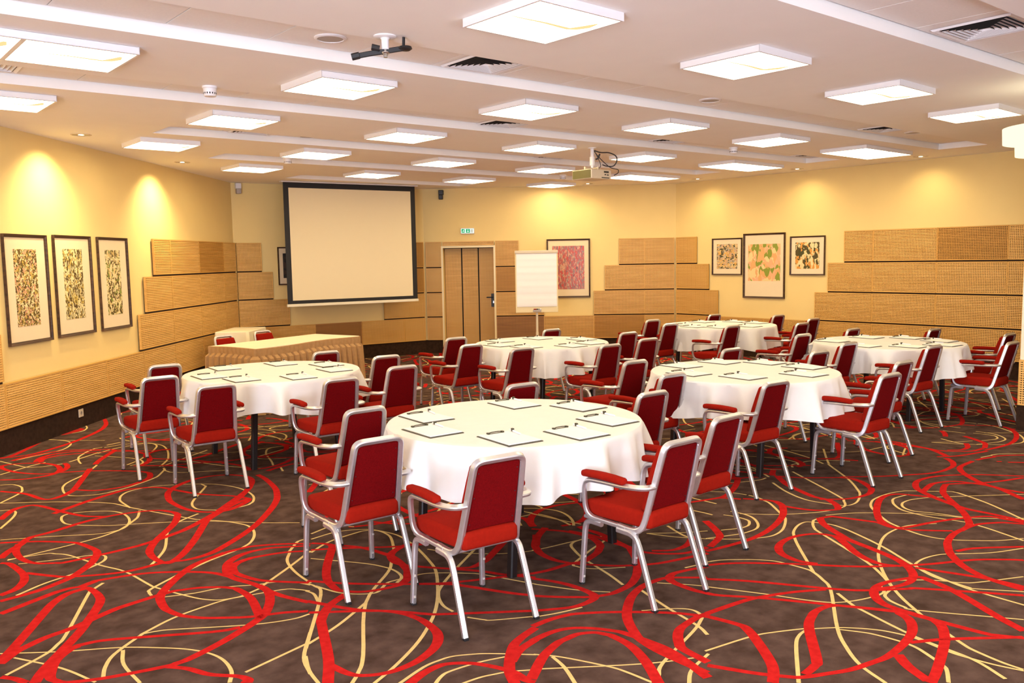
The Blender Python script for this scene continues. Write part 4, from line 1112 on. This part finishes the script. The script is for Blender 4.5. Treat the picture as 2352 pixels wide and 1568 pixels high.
# ------------------------------------------------------------------ chairs
def make_chair():
    root = empty('banquet_armchair')
    # upper loop: rail, post, top bar, post, rail
    half = [(0.182, 0.25, 0.366), (0.178, 0.185, 0.360), (0.172, 0.140, 0.361), (0.163, 0.112, 0.378), (0.156, 0.098, 0.415), (0.133, 0.003, 0.772)]
    corner = [(0.129, -0.002, 0.791), (0.115, -0.006, 0.804), (0.092, -0.008, 0.809)]
    path = half + corner + [(-x, y, z) for x, y, z in reversed(corner)] + [(-x, y, z) for x, y, z in reversed(half)]
    P = round_path(path, 0.02, 2)
    bm = bmesh.new()
    # profile side follows the loop: wide face to the back
    w_, h_ = 0.028, 0.030
    prev_s = None
    rings = []
    cc = 0.005
    prof = [(w_ / 2 - cc, h_ / 2), (-w_ / 2 + cc, h_ / 2), (-w_ / 2, h_ / 2 - cc), (-w_ / 2, -h_ / 2 + cc), (-w_ / 2 + cc, -h_ / 2), (w_ / 2 - cc, -h_ / 2), (w_ / 2, -h_ / 2 + cc), (w_ / 2, h_ / 2 - cc)]
    s = Vector((1, 0, 0))
    for i, p in enumerate(P):
        t = (P[min(i + 1, len(P) - 1)] - P[max(i - 1, 0)]).normalized()
        s = (s - t * s.dot(t)).normalized()
        u = t.cross(s)
        rings.append([bm.verts.new(p + s * a + u * b) for a, b in prof])
    for a, b in zip(rings, rings[1:]):
        for k in range(8):
            f = bm.faces.new((a[k], a[(k + 1) % 8], b[(k + 1) % 8], b[k]))
            f.smooth = True
    bm.faces.new(list(reversed(rings[0])))
    bm.faces.new(rings[-1])
    bmesh.ops.recalc_face_normals(bm, faces=bm.faces[:])
    new_obj('back_frame', bm, M['metal'], root)
    # seat rails and cross bars
    bm = bmesh.new()
    sweep(bm, [(-0.178, 0.14, 0.362), (0.178, 0.14, 0.362)], 0.022, 0.020, (0, 1, 0))
    new_obj('cross_bar', bm, M['metal'], root)
    bm = bmesh.new()
    sweep(bm, [(-0.178, 0.44, 0.362), (0.178, 0.44, 0.362)], 0.022, 0.020, (0, 1, 0))
    for sg in (-1, 1):
        sweep(bm, [(sg * 0.184, 0.42, 0.364), (sg * 0.184, 0.485, 0.366)], 0.024, 0.020, (1, 0, 0))
    new_obj('seat_frame', bm, M['metal'], root)
    for sg in (-1, 1):
        bm = bmesh.new()
        pth = [(0.180, 0.20, 0.366), (0.185, 0.385, 0.369), (0.197, 0.425, 0.376), (0.209, 0.448, 0.400), (0.216, 0.456, 0.44), (0.226, 0.450, 0.535), (0.229, 0.436, 0.570), (0.230, 0.403, 0.585),
               (0.232, 0.30, 0.591), (0.233, 0.18, 0.594), (0.230, 0.120, 0.597), (0.214, 0.072, 0.599), (0.190, 0.048, 0.600), (0.150, 0.046, 0.600)]
        sweep(bm, [(sg * x, y, z) for x, y, z in round_path(pth, 0.03, 3)], 0.030, 0.020, (sg, 0, 0), 0.22)
        ao = new_obj('armrest', bm, M['metal'], root)
        def dfm(x, y, z, sg=sg):
            t = (y - 0.165) / 0.30
            wgt = 0.78 + 0.22 * math.sin(PI * min(max(t, 0), 1)) - 0.10 * (t - 0.5)
            return (sg * (0.235 - 0.006 * t) + x * wgt, y - 0.010, z + 0.006 * math.sin(PI * t) - 0.006 * t)
        bm = rbox(-0.028, 0.028, 0.165, 0.465, 0.600, 0.634, 0.015, 4, dfm, cuts=3)
        new_obj('arm_pad', bm, M['red'], ao, True)
    for sg in (-1, 1):
        for front in (0, 1):
            bm = bmesh.new()
            if front:
                pth = [(0.190, 0.36, 0.350), (0.190, 0.440, 0.351), (0.191, 0.470, 0.336), (0.193, 0.478, 0.300), (0.203, 0.496, 0.010)]
            else:
                pth = [(0.190, 0.25, 0.350), (0.190, 0.160, 0.349), (0.190, 0.125, 0.332), (0.190, 0.104, 0.290), (0.196, 0.000, 0.010)]
            sweep(bm, [(sg * x, y, z) for x, y, z in round_path(pth, 0.03, 4)], 0.026, 0.028, (1, 0, 0), 0.22)
            lg = new_obj('leg', bm, M['metal'], root)
            x, y, _ = pth[-1]
            bm = rbox(sg * x - 0.0125, sg * x + 0.0125, y - 0.0135, y + 0.0135, 0.0, 0.014, 0.002, 1)
            new_obj('foot_cap', bm, M['black'], lg)
            if front:
                for zz in (0.045, 0.155):
                    bm = bmesh.new()
                    yy = 0.496 - 0.0007 * (zz - 0.01) / 0.01
                    box(bm, sg * 0.202 - 0.006, sg * 0.202 + 0.006, yy - 0.0185, yy - 0.012, zz - 0.006, zz + 0.006)
                    bmesh.ops.bevel(bm, geom=bm.edges[:], offset=0.002, segments=1, affect='EDGES')
                    new_obj('stacking_bumper', bm, M['grey_plastic'], lg)
    def seatd(x, y, z):
        t = min(max((y - 0.05) / 0.44, 0), 1)
        w = 0.82 + 0.20 * math.sin(t * PI * 0.60)
        top = max(0, (z - 0.42) / 0.05)
        crown = 0.012 * (1 - (x / 0.19) ** 2) * top * (1 - (2 * t - 1) ** 4)
        dip = -0.010 * t * 0.4
        fr = -0.010 * max(0, (t - 0.85) / 0.15) ** 2 * top
        return (x * w, y, z + crown + fr)
    bm = rbox(-0.180, 0.180, 0.068, 0.495, 0.377, 0.461, 0.023, 4, seatd, cuts=4)
    new_obj('seat', bm, M['red'], root, True)
    # backrest cushion in front of the posts and the cloth panel seen from behind
    def lean(x, y, z):
        yc = 0.092 - 0.2774 * (z - 0.467)
        taper = 1.0 - 0.45 * (z - 0.467)
        bulge = 0.010 * math.sin(PI * min(max((z - 0.465) / 0.32, 0), 1)) if y > 0.02 else 0
        return (x * taper, yc + y + bulge, z)
    bm = rbox(-0.151, 0.151, 0.006, 0.046, 0.462, 0.790, 0.016, 4, lean, cuts=3)
    new_obj('backrest', bm, M['red'], root, True)
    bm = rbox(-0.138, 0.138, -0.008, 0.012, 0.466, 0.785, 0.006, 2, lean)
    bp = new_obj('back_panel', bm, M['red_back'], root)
    bm = bmesh.new()
    for sg in (-1, 1):
        for z in (0.50, 0.63, 0.75):
            q = lean(sg * 0.120, -0.009, z)
            box(bm, q[0] - 0.0022, q[0] + 0.0022, q[1] - 0.001, q[1] + 0.002, z - 0.0022, z + 0.0022)
    new_obj('screw', bm, M['black'], bp)
    return root

NT, LT, MB, MR, RT, FR = 'nearest round table', 'left round table', 'middle back round table', 'middle right round table', 'rearmost round table', 'far right round table'
CHAIRS = [  # x, y, turn, label tail
    (2.574, 7.741, -3.0, 'left of the %s, partly behind another chair' % LT), (2.261, 6.934, -3.2, 'leftmost chair, at the left side of the %s' % LT), (2.404, 6.141, -4.2, 'at the front left of the %s' % LT),
    (3.222, 5.747, -5.2, 'at the front right of the %s' % LT), (4.105, 7.603, -2.8, 'behind the %s, only its top showing' % LT), (4.303, 6.803, -5.0, 'right of the %s, farther of two' % LT),
    (3.964, 6.021, -4.5, 'right of the %s, nearer of two' % LT),
    (2.656, 4.457, -1.9, 'left of the %s, farther of two' % NT), (2.241, 3.647, -3.4, 'left of the %s, nearer of two' % NT), (2.422, 2.912, -7.0, 'closest one to the viewer, at the front of the %s' % NT),
    (3.278, 2.543, -1.5, 'at the front right of the %s' % NT), (3.952, 2.750, 0.4, 'right of the %s, outermost one' % NT), (4.318, 3.588, -3.4, 'right of the %s, half hidden by other chairs' % NT),
    (3.978, 4.501, -5.2, 'behind the %s, only its top showing' % NT),
    (5.864, 7.771, -4.8, 'left of the %s, farther of two' % MB), (5.480, 7.001, -3.1, 'left of the %s, nearer of two' % MB), (5.594, 6.319, -5.0, 'at the front left of the %s' % MB),
    (6.406, 5.877, -5.4, 'at the front right of the %s' % MB), (7.581, 6.665, -3.9, 'right of the %s, farther of two' % MB), (7.145, 5.997, -6.0, 'right of the %s, nearer of two' % MB),
    (7.334, 7.721, -3.4, 'behind the %s, only its top showing' % MB),
    (5.538, 4.793, -4.4, 'at the left rear of the %s' % MR), (5.105, 4.045, -3.6, 'at the left front of the %s' % MR), (5.262, 3.261, -5.2, 'in front of the %s with its back toward the viewer' % MR),
    (6.859, 4.731, -3.3, 'behind the %s, only its top showing' % MR), (7.169, 3.998, -3.7, 'at the right rear corner of the %s, top showing' % MR),
    (6.147, 2.865, -3.8, 'right of the %s, nearest one on that side' % MR), (6.929, 3.121, -1.9, 'right of the %s, tucked behind a nearer chair' % MR),
    (8.045, 4.170, -4.1, 'at the left rear of the %s' % FR), (8.277, 3.444, -4.5, 'in front of the %s' % FR), (9.587, 4.922, -1.6, 'behind the %s on its left, top showing' % FR),
    (10.121, 4.211, -1.5, 'behind the %s on its right, top showing' % FR), (9.980, 3.370, -0.8, 'right of the %s, farther of two' % FR), (9.070, 3.036, -1.6, 'right of the %s, nearer of two, by the wall end' % FR),
    (8.594, 4.992, -4.5, 'between the %s and the rearmost one, seen from behind' % FR),
    (9.320, 7.739, -4.2, 'left of the %s, farther of two' % RT), (8.924, 7.110, -3.6, 'left of the %s, nearer of two' % RT), (9.111, 6.274, -3.2, 'in front of the %s' % RT),
    (10.689, 7.680, -2.2, 'behind the %s, just its top rail showing' % RT), (11.119, 6.860, -2.4, 'at the right rear of the %s' % RT), (9.984, 5.814, -3.2, 'at the right front of the %s' % RT),
    (10.785, 6.111, -1.8, 'right of the %s, against the panelled right wall' % RT)]
ch0 = make_chair()
for i, (x, y, rz, lb) in enumerate(CHAIRS):
    o = ch0 if i == 0 else dup(ch0)
    o.location = (x, y, 0)
    o.rotation_euler = (0, 0, math.radians(rz))
    tag(o, 'red armchair ' + lb, 'chair', 'red aluminium armchairs at the round tables')
for x, y, lb in ((4.153, 10.30, 'left one'), (4.80, 10.60, 'right one')):
    o = dup(ch0)
    o.location = (x, y, 0)
    o.rotation_euler = (0, 0, math.radians(-162))
    tag(o, 'red armchair facing the room behind the presenter table, ' + lb, 'chair', 'presenter chairs')


# ------------------------------------------------------------------ round tables
def make_table():
    root = empty('round_table')
    bm = bmesh.new()
    lathe(bm, [(0.0, 0.708), (0.738, 0.708), (0.745, 0.715), (0.745, 0.731), (0.738, 0.738), (0.0, 0.738)], 64)
    new_obj('tabletop', bm, M['wood_dark'], root)
    for sx in (-1, 1):
        for sy in (-1, 1):
            bm = bmesh.new()
            sweep(bm, [(sx * 0.36, sy * 0.42, 0.708), (sx * 0.40, sy * 0.42, 0.0)], 0.045, 0.045, (1, 0, 0), 0.15)
            new_obj('leg', bm, M['black_leg'], root)
    return root

def cloth_mesh(seed, cx, cy, R=0.760, zt=0.751, hem=0.468):
    r_ = random.Random(seed)
    bm = bmesh.new()
    N = 288
    th0 = r_.uniform(0, PI / 2)
    folds = [(r_.randint(5, 7), r_.uniform(0, 6.28), 0.5), (r_.randint(9, 12), r_.uniform(0, 6.28), 0.9), (r_.randint(14, 19), r_.uniform(0, 6.28), 0.7), (r_.randint(23, 31), r_.uniform(0, 6.28), 0.35)]
    near = [(x, y, math.radians(rz)) for x, y, rz, _ in CHAIRS if math.hypot(x - cx, y - cy) < 1.6]
    def keep_off(x, y, z):
        # the cloth lies against the chair backs instead of passing through them
        for hx, hy, a in near:
            dx, dy = x + cx - hx, y + cy - hy
            c_, s_ = math.cos(a), math.sin(a)
            lx, ly = dx * c_ + dy * s_, -dx * s_ + dy * c_
            yf = 0.092 - 0.2774 * (z - 0.467) + 0.060
            if abs(lx) < 0.175 and -0.15 < ly < yf:
                if yf - ly < 0.175 - abs(lx):
                    ly = yf
                else:
                    lx = math.copysign(0.175, lx)
                dx, dy = lx * c_ - ly * s_, lx * s_ + ly * c_
                nx_, ny_ = dx + hx - cx, dy + hy - cy
                rn = math.hypot(nx_, ny_)
                if rn < R + 0.003:
                    nx_, ny_ = nx_ * (R + 0.003) / rn, ny_ * (R + 0.003) / rn
                mv = math.hypot(nx_ - x, ny_ - y)
                f_ = min(1.0, 0.07 / mv) if mv > 1e-6 else 0
                x, y = x + (nx_ - x) * f_, y + (ny_ - y) * f_
        return (x, y, z)
    def fold(t):
        s = 0
        for k, p, a in folds:
            s += a * math.sin(k * t + p + 0.5 * math.sin(2 * t + p))
        for c, wd_, am in pleats:
            d = (t - c + PI) % (2 * PI) - PI
            s += am * math.exp(-(d / wd_) ** 2)
        return s / 1.4
    pleats = [(2 * PI * k / 13 + r_.uniform(-0.16, 0.16), r_.uniform(0.035, 0.075), r_.choice((1, 1, -1)) * r_.uniform(0.8, 1.5)) for k in range(13)]
    rings = []
    for r in (0.0001, 0.25, 0.45, 0.6, 0.70, 0.740):
        rings.append([(r * math.cos(2 * PI * i / N), r * math.sin(2 * PI * i / N), zt) for i in range(N)])
    rings.append([(0.756 * math.cos(2 * PI * i / N), 0.756 * math.sin(2 * PI * i / N), zt - 0.003) for i in range(N)])
    rings.append([((R + 0.004) * math.cos(2 * PI * i / N), (R + 0.004) * math.sin(2 * PI * i / N), zt - 0.014) for i in range(N)])
    K = 12
    for k in range(1, K + 1):
        q = k / K
        rg = []
        for i in range(N):
            t = 2 * PI * i / N
            fo = fold(t)
            # square-cut cloth: the hem hangs lower at four corners
            sq = abs(math.cos(2 * (t - th0))) ** 2
            dz = (zt - 0.014) - (hem + 0.035 - 0.060 * sq - 0.008 * math.sin(5 * t + seed))
            rr = R + 0.006 + 0.006 * q + 0.064 * (q ** 0.8) * (fo * 0.8 + 0.25 * abs(fo)) + 0.022 * sq * q
            z = zt - 0.014 - dz * q
            rg.append(keep_off(rr * math.cos(t), rr * math.sin(t), z))
        rings.append(rg)
    vs = [[bm.verts.new(p) for p in rg] for rg in rings[1:]]
    c = bm.verts.new((0, 0, zt))
    for i in range(N):
        bm.faces.new((c, vs[0][i], vs[0][(i + 1) % N]))
    for a, b in zip(vs, vs[1:]):
        for i in range(N):
            bm.faces.new((a[i], b[i], b[(i + 1) % N], a[(i + 1) % N]))
    for f in bm.faces:
        f.smooth = True
    return bm

TABLES = [('nearest table', (3.285, 3.795)), ('left table', (3.29, 7.08)), ('middle back table', (6.58, 7.10)), ('middle right table', (6.03, 4.04)), ('rearmost table', (9.86, 7.00)), ('right-hand far table', (8.98, 4.22))]
WHERE = {'nearest table': 'nearest round table', 'left table': 'left round table', 'middle back table': 'middle back round table',
         'middle right table': 'middle right round table', 'rearmost table': 'rearmost round table', 'right-hand far table': 'far right round table'}
tb = make_table()
for i, (nm, (u, v)) in enumerate(TABLES):
    t = tb if i == 0 else dup(tb)
    t.location = (u, v, 0)
    tag(t, 'black-legged round table under white cloth, ' + WHERE[nm], 'table', 'round banquet tables')
    o = new_obj('tablecloth', cloth_mesh(11 + i * 3, u, v), M['cloth'])
    o.location = (u, v, 0)
    tag(o, 'white tablecloth on the ' + WHERE[nm], 'tablecloth', 'round white tablecloths')

# ------------------------------------------------------------------ clipboards and pens
def make_clip():
    root = empty('clipboard')
    bm = rbox(-0.110, 0.110, -0.158, 0.158, 0.0, 0.004, 0.0015, 1)
    new_obj('board', bm, M['board'], root)
    bm = rbox(-0.100, 0.108, -0.143, 0.154, 0.004, 0.009, 0.001, 1)
    new_obj('paper_pad', bm, M['paper'], root)
    bm = bmesh.new()
    box(bm, -0.052, -0.040, 0.128, 0.148, 0.009, 0.017)
    box(bm, 0.040, 0.052, 0.128, 0.148, 0.009, 0.017)
    tube(bm, [(-0.045, 0.140, 0.014), (-0.02, 0.143, 0.016), (0.02, 0.143, 0.016), (0.045, 0.140, 0.014)], 0.0028, 6)
    tube(bm, [(-0.045, 0.132, 0.011), (0.045, 0.132, 0.011)], 0.0022, 6)
    new_obj('clip', bm, M['board'], root)
    return root
def make_pen():
    root = empty('pen')
    bm = bmesh.new()
    prof = [(0.0, 0.0), (0.003, 0.001), (0.0060, 0.010), (0.0060, 0.098), (0.0, 0.098)]
    lathe(bm, prof, 10)
    bmesh.ops.rotate(bm, verts=bm.verts[:], cent=(0, 0, 0), matrix=Matrix.Rotation(-PI / 2, 3, 'X'))
    new_obj('barrel', bm, M['pen_white'], root)
    bm = bmesh.new()
    lathe(bm, [(0.0, 0.093), (0.0062, 0.097), (0.0062, 0.112), (0.0, 0.112)], 10)
    bmesh.ops.rotate(bm, verts=bm.verts[:], cent=(0, 0, 0), matrix=Matrix.Rotation(-PI / 2, 3, 'X'))
    box(bm, -0.006, 0.006, 0.096, 0.114, 0.002, 0.013)
    new_obj('cap', bm, M['board'], root)
    bm = bmesh.new()
    lathe(bm, [(0.0, 0.111), (0.0062, 0.111), (0.0054, 0.134), (0.0, 0.136)], 10)
    bmesh.ops.rotate(bm, verts=bm.verts[:], cent=(0, 0, 0), matrix=Matrix.Rotation(-PI / 2, 3, 'X'))
    new_obj('end_cap', bm, M['pen_white'], root)
    return root
CLIPS = {'nearest table': [(2.935, 4.212, 'left far'), (2.694, 3.854, 'left near'), (2.884, 3.375, 'front centre'), (3.241, 3.183, 'front right'), (3.633, 3.362, 'right-hand'), (3.844, 3.810, 'back right'), (3.618, 4.180, 'back left')],
         'left table': [(3.052, 7.582, 'back left'), (2.716, 7.120, 'leftmost'), (2.851, 6.739, 'front left'), (3.563, 7.498, 'back centre'), (3.250, 6.490, 'front right'), (3.827, 7.096, 'back right'), (3.698, 6.713, 'right-hand')],
         'middle back table': [(6.337, 7.557, 'back left'), (5.976, 7.205, 'leftmost'), (6.105, 6.832, 'front left'), (6.847, 7.459, 'back centre'), (6.490, 6.510, 'front right'), (6.828, 6.580, 'right-hand'), (7.100, 6.972, 'back right')],
         'middle right table': [(5.904, 4.602, 'left far'), (5.568, 4.249, 'leftmost'), (6.376, 4.549, 'back left'), (6.669, 4.212, 'back right'), (5.685, 3.815, 'front left'), (6.549, 3.765, 'right-hand'), (6.132, 3.552, 'front right')],
         'rearmost table': [(10.077, 7.458, 'back left'), (10.424, 7.120, 'back centre'), (10.390, 6.753, 'back right'), (9.509, 7.292, 'leftmost'), (9.328, 7.037, 'left near'), (9.425, 6.718, 'front centre'), (9.819, 6.512, 'front right')],
         'right-hand far table': [(8.675, 4.693, 'leftmost'), (9.287, 4.608, 'back left'), (9.504, 4.244, 'back right'), (9.382, 3.848, 'right-hand'), (8.995, 3.658, 'front right'), (8.644, 3.847, 'front centre'), (8.407, 4.221, 'front left')]}
cb, pn = make_clip(), make_pen()
k = 0
for nm, lst in CLIPS.items():
    cen = Vector(dict(TABLES)[nm])
    for (u, v, pos) in lst:
        d = Vector((u, v)) - cen
        if d.length > 0.565:
            d *= 0.565 / d.length
        u, v = cen.x + d.x, cen.y + d.y
        c = cb if k == 0 else dup(cb)
        p = pn if k == 0 else dup(pn)
        a = math.radians(-4 + rnd.uniform(-3, 3))
        c.location = (u, v, 0.7515)
        c.rotation_euler = (0, 0, a)
        tag(c, 'clipboard with blank paper, %s one on the %s' % (pos, WHERE[nm]), 'clipboard', 'clipboards on the round tables')
        q = Matrix.Rotation(a, 2) @ Vector((0.082 + rnd.uniform(-0.006, 0.006), 0.022 + rnd.uniform(-0.01, 0.01)))
        p.location = (u + q.x, v + q.y, 0.7515 + 0.0148)
        p.rotation_euler = (0, 0, a + math.radians(-6 + rnd.uniform(-5, 5)))
        tag(p, 'white pen with dark cap on the %s clipboard, %s' % (pos, WHERE[nm]), 'pen', 'pens on the clipboards')
        k += 1

# ------------------------------------------------------------------ presenter's table
PA, PBt, PCt, PDt = Vector((3.828, 9.832)), Vector((3.984, 9.049)), Vector((5.660, 9.583)), Vector((5.406, 10.315))
pt = empty('presenter_table', 'long rectangular presenter table with cream top in front of the screen', 'table')
cen = (PA + PBt + PCt + PDt) / 4
ux = ((PCt - PBt) + (PDt - PA)).normalized()
ang = math.atan2(ux.y, ux.x)
pt.location = (cen.x, cen.y, 0)
pt.rotation_euler = (0, 0, ang)
LX, LY = 0.86, 0.39
bm = rbox(-LX + 0.01, LX - 0.01, -LY + 0.01, LY - 0.01, 0.72, 0.742, 0.004, 2)
new_obj('tabletop', bm, M['wood_dark'], pt)
for sx in (-1, 1):
    for sy in (-1, 1):
        bm = bmesh.new()
        sweep(bm, [(sx * 0.76, sy * 0.30, 0.72), (sx * 0.76, sy * 0.30, 0)], 0.035, 0.035, (1, 0, 0))
        new_obj('leg', bm, M['black_leg'], pt)
bm = rbox(-LX, LX, -LY, LY, 0.7425, 0.752, 0.003, 2)
o = new_obj('tablecloth', bm, M['cream_cloth'])
o.location, o.rotation_euler = pt.location, pt.rotation_euler
tag(o, 'flat cream cloth on top of the long presenter table', 'tablecloth')
skr = empty('table_skirt', 'tan pleated skirt around the front and sides of the presenter table', 'table skirt', loc=pt.location, rz=ang)
pth = []
def edge(a, b):
    a, b = Vector(a), Vector(b)
    n = int((b - a).length / 0.0095)
    nrm = Vector((b.y - a.y, -(b.x - a.x))).normalized()
    for i in range(n):
        pth.append((a.lerp(b, i / n), nrm, (b - a).length * i / n))
E_ = 0.006
edge((-LX - E_, LY), (-LX - E_, -LY - E_))
edge((-LX - E_, -LY - E_), (LX + E_, -LY - E_))
edge((LX + E_, -LY - E_), (LX + E_, LY))
bm = bmesh.new()
cols = []
run = 0.0
for i, (p, nrm, s_) in enumerate(pth):
    run += 0.0095
    ph = (run / 0.098) % 1.0
    depth = 1.0 - math.exp(-((ph - 0.5) / 0.15) ** 4)
    col = []
    sag = 0.012 * math.sin(run * 4.2) - 0.006
    for j, z in enumerate((0.742, 0.675, 0.64, 0.40, 0.20, 0.006)):
        q = max(0.0, (0.68 - z) / 0.67)
        off = 0.006 + (0.055 * depth) * min(1, q * 16) + 0.045 * q
        zz = z + (sag if 0 < j < 5 else (sag * 0.6 if j == 0 else 0))
        col.append(bm.verts.new((p.x + nrm.x * off, p.y + nrm.y * off, zz)))
    cols.append(col)
for a, b in zip(cols, cols[1:]):
    for j in range(5):
        f = bm.faces.new((a[j], b[j], b[j + 1], a[j + 1]))
        f.smooth = True
new_obj('pleats', bm, M['skirt'], skr)
bm = bmesh.new()
rows_ = []
run = 0.0
for i, (p, nrm, s_) in enumerate(pth):
    run += 0.0095
    sag = 0.012 * math.sin(run * 4.2) - 0.006
    o1 = 0.012 + 0.003 * math.sin(run * 90)
    rows_.append([bm.verts.new((p.x + nrm.x * d, p.y + nrm.y * d, z + sag * (0.6 if z > 0.7 else 1))) for d, z in ((0.001, 0.756), (o1, 0.752), (o1 + 0.003, 0.715), (o1, 0.672), (0.004, 0.670))])
for a, b in zip(rows_, rows_[1:]):
    for j in range(4):
        f = bm.faces.new((a[j], b[j], b[j + 1], a[j + 1]))
        f.smooth = True
new_obj('gathered_band', bm, M['skirt'], skr)

# side table in the corner
st = empty('side_table', 'small rectangular side table in the far left corner', 'table', loc=(5.08, 11.93, 0), rz=math.radians(49.5))
bm = rbox(-0.41, 0.41, -0.22, 0.22, 0.72, 0.742, 0.004, 2)
new_obj('tabletop', bm, M['wood_dark'], st)
for sx in (-1, 1):
    for sy in (-1, 1):
        bm = bmesh.new()
        sweep(bm, [(sx * 0.36, sy * 0.17, 0.72), (sx * 0.36, sy * 0.17, 0)], 0.035, 0.035, (1, 0, 0))
        new_obj('leg', bm, M['black_leg'], st)
bm = bmesh.new()
prev = None
N = 120
def rect(t, ax, ay, rc=0.03):
    # rounded rectangle perimeter
    L = [(-ax, -ay), (ax, -ay), (ax, ay), (-ax, ay)]
    per = 4 * (ax + ay)
    d = t * per
    for i in range(4):
        a, b = Vector(L[i]), Vector(L[(i + 1) % 4])
        l = (b - a).length
        if d <= l:
            return a.lerp(b, d / l), Vector(((b - a).y, -(b - a).x)).normalized()
        d -= l
    return Vector(L[0]), Vector((0, -1))
rg = []
for z, ex_ in ((0.752, -0.0), (0.745, 0.008), (0.5, 0.02), (0.2, 0.032), (0.02, 0.045)):
    r0 = []
    for i in range(N):
        p, nr = rect(i / N, 0.425, 0.235)
        wv = 0.012 * math.sin(i * 0.55) * max(0, (0.70 - z)) / 0.7
        r0.append(bm.verts.new((p.x + nr.x * (ex_ + wv), p.y + nr.y * (ex_ + wv), z)))
    rg.append(r0)
bm.faces.new(rg[0])
for a, b in zip(rg, rg[1:]):
    for i in range(N):
        f = bm.faces.new((a[i], b[i], b[(i + 1) % N], a[(i + 1) % N]))
        f.smooth = True
o = new_obj('tablecloth', bm, M['cream_cloth'])
o.location, o.rotation_euler = st.location, st.rotation_euler
tag(o, 'cream cloth hanging over the small side table in far left corner', 'tablecloth')

# ------------------------------------------------------------------ flip chart
fc = empty('flip_chart', 'white flip chart with blank paper pad on a round foot pole', 'flip chart', loc=(9.035, 9.845, 0), rz=math.radians(-40))
bm = rbox(-0.335, 0.335, -0.02, 0.0, 0.86, 1.83, 0.006, 2)
fb = new_obj('board', bm, M['door_frame'], fc)
bm = rbox(-0.340, 0.340, -0.045, 0.0, 1.785, 1.835, 0.012, 3)
new_obj('top_clamp', bm, M['beige_plastic'], fb)
bm = bmesh.new()
nz_, nx_ = 24, 4
for layer in (0,):
    g = []
    for j in range(nz_ + 1):
        z = 0.955 + (1.785 - 0.955) * j / nz_
        yy = -0.030 - 0.004 * math.sin(j * 0.9) * (1 - j / nz_) - 0.003 * math.sin(j * 2.1)
        g.append([(-0.315 + 0.63 * i / nx_, yy, z) for i in range(nx_ + 1)])
    V = [[bm.verts.new(p) for p in r] for r in g]
    for a, b in zip(V, V[1:]):
        for i in range(nx_):
            bm.faces.new((a[i], a[i + 1], b[i + 1], b[i])).smooth = True
box(bm, -0.314, 0.314, -0.026, -0.020, 0.956, 1.785)
new_obj('paper_pad', bm, M['paper'], fc)
bm = rbox(-0.065, 0.065, -0.05, -0.015, 0.875, 0.905, 0.004, 2)
new_obj('pen_tray', bm, M['grey_plastic'], fc)
bm = bmesh.new()
lathe(bm, [(0.022, 0.02), (0.022, 0.55), (0.018, 0.56), (0.018, 0.90)], 18, (0, 0.012, 0))
new_obj('pole', bm, M['beige_plastic'], fc)
bm = bmesh.new()
lathe(bm, [(0.0, 0.0), (0.27, 0.0), (0.27, 0.012), (0.24, 0.020), (0.03, 0.028), (0.0, 0.028)], 40, (0, 0.012, 0))
new_obj('foot', bm, M['grey_plastic'], fc)
# markers on the tray
for i, (x, mm) in enumerate(((-0.035, 'red'), (0.01, 'black'), (0.038, 'pen_white'))):
    bm = bmesh.new()
    lathe(bm, [(0, 0), (0.008, 0.0), (0.008, 0.05), (0, 0.05)], 10)
    o = new_obj('marker', bm, M[mm])
    o.matrix_world = Matrix.Translation(fc.location) @ Matrix.Rotation(math.radians(-40), 4, 'Z') @ Matrix.Translation((x - 0.02, -0.035, 0.9135)) @ Matrix.Rotation(PI / 2, 4, 'Y')
    tag(o, '%s marker pen lying on the flip chart tray' % ('red', 'black', 'white')[i], 'marker', 'markers on the flip chart')
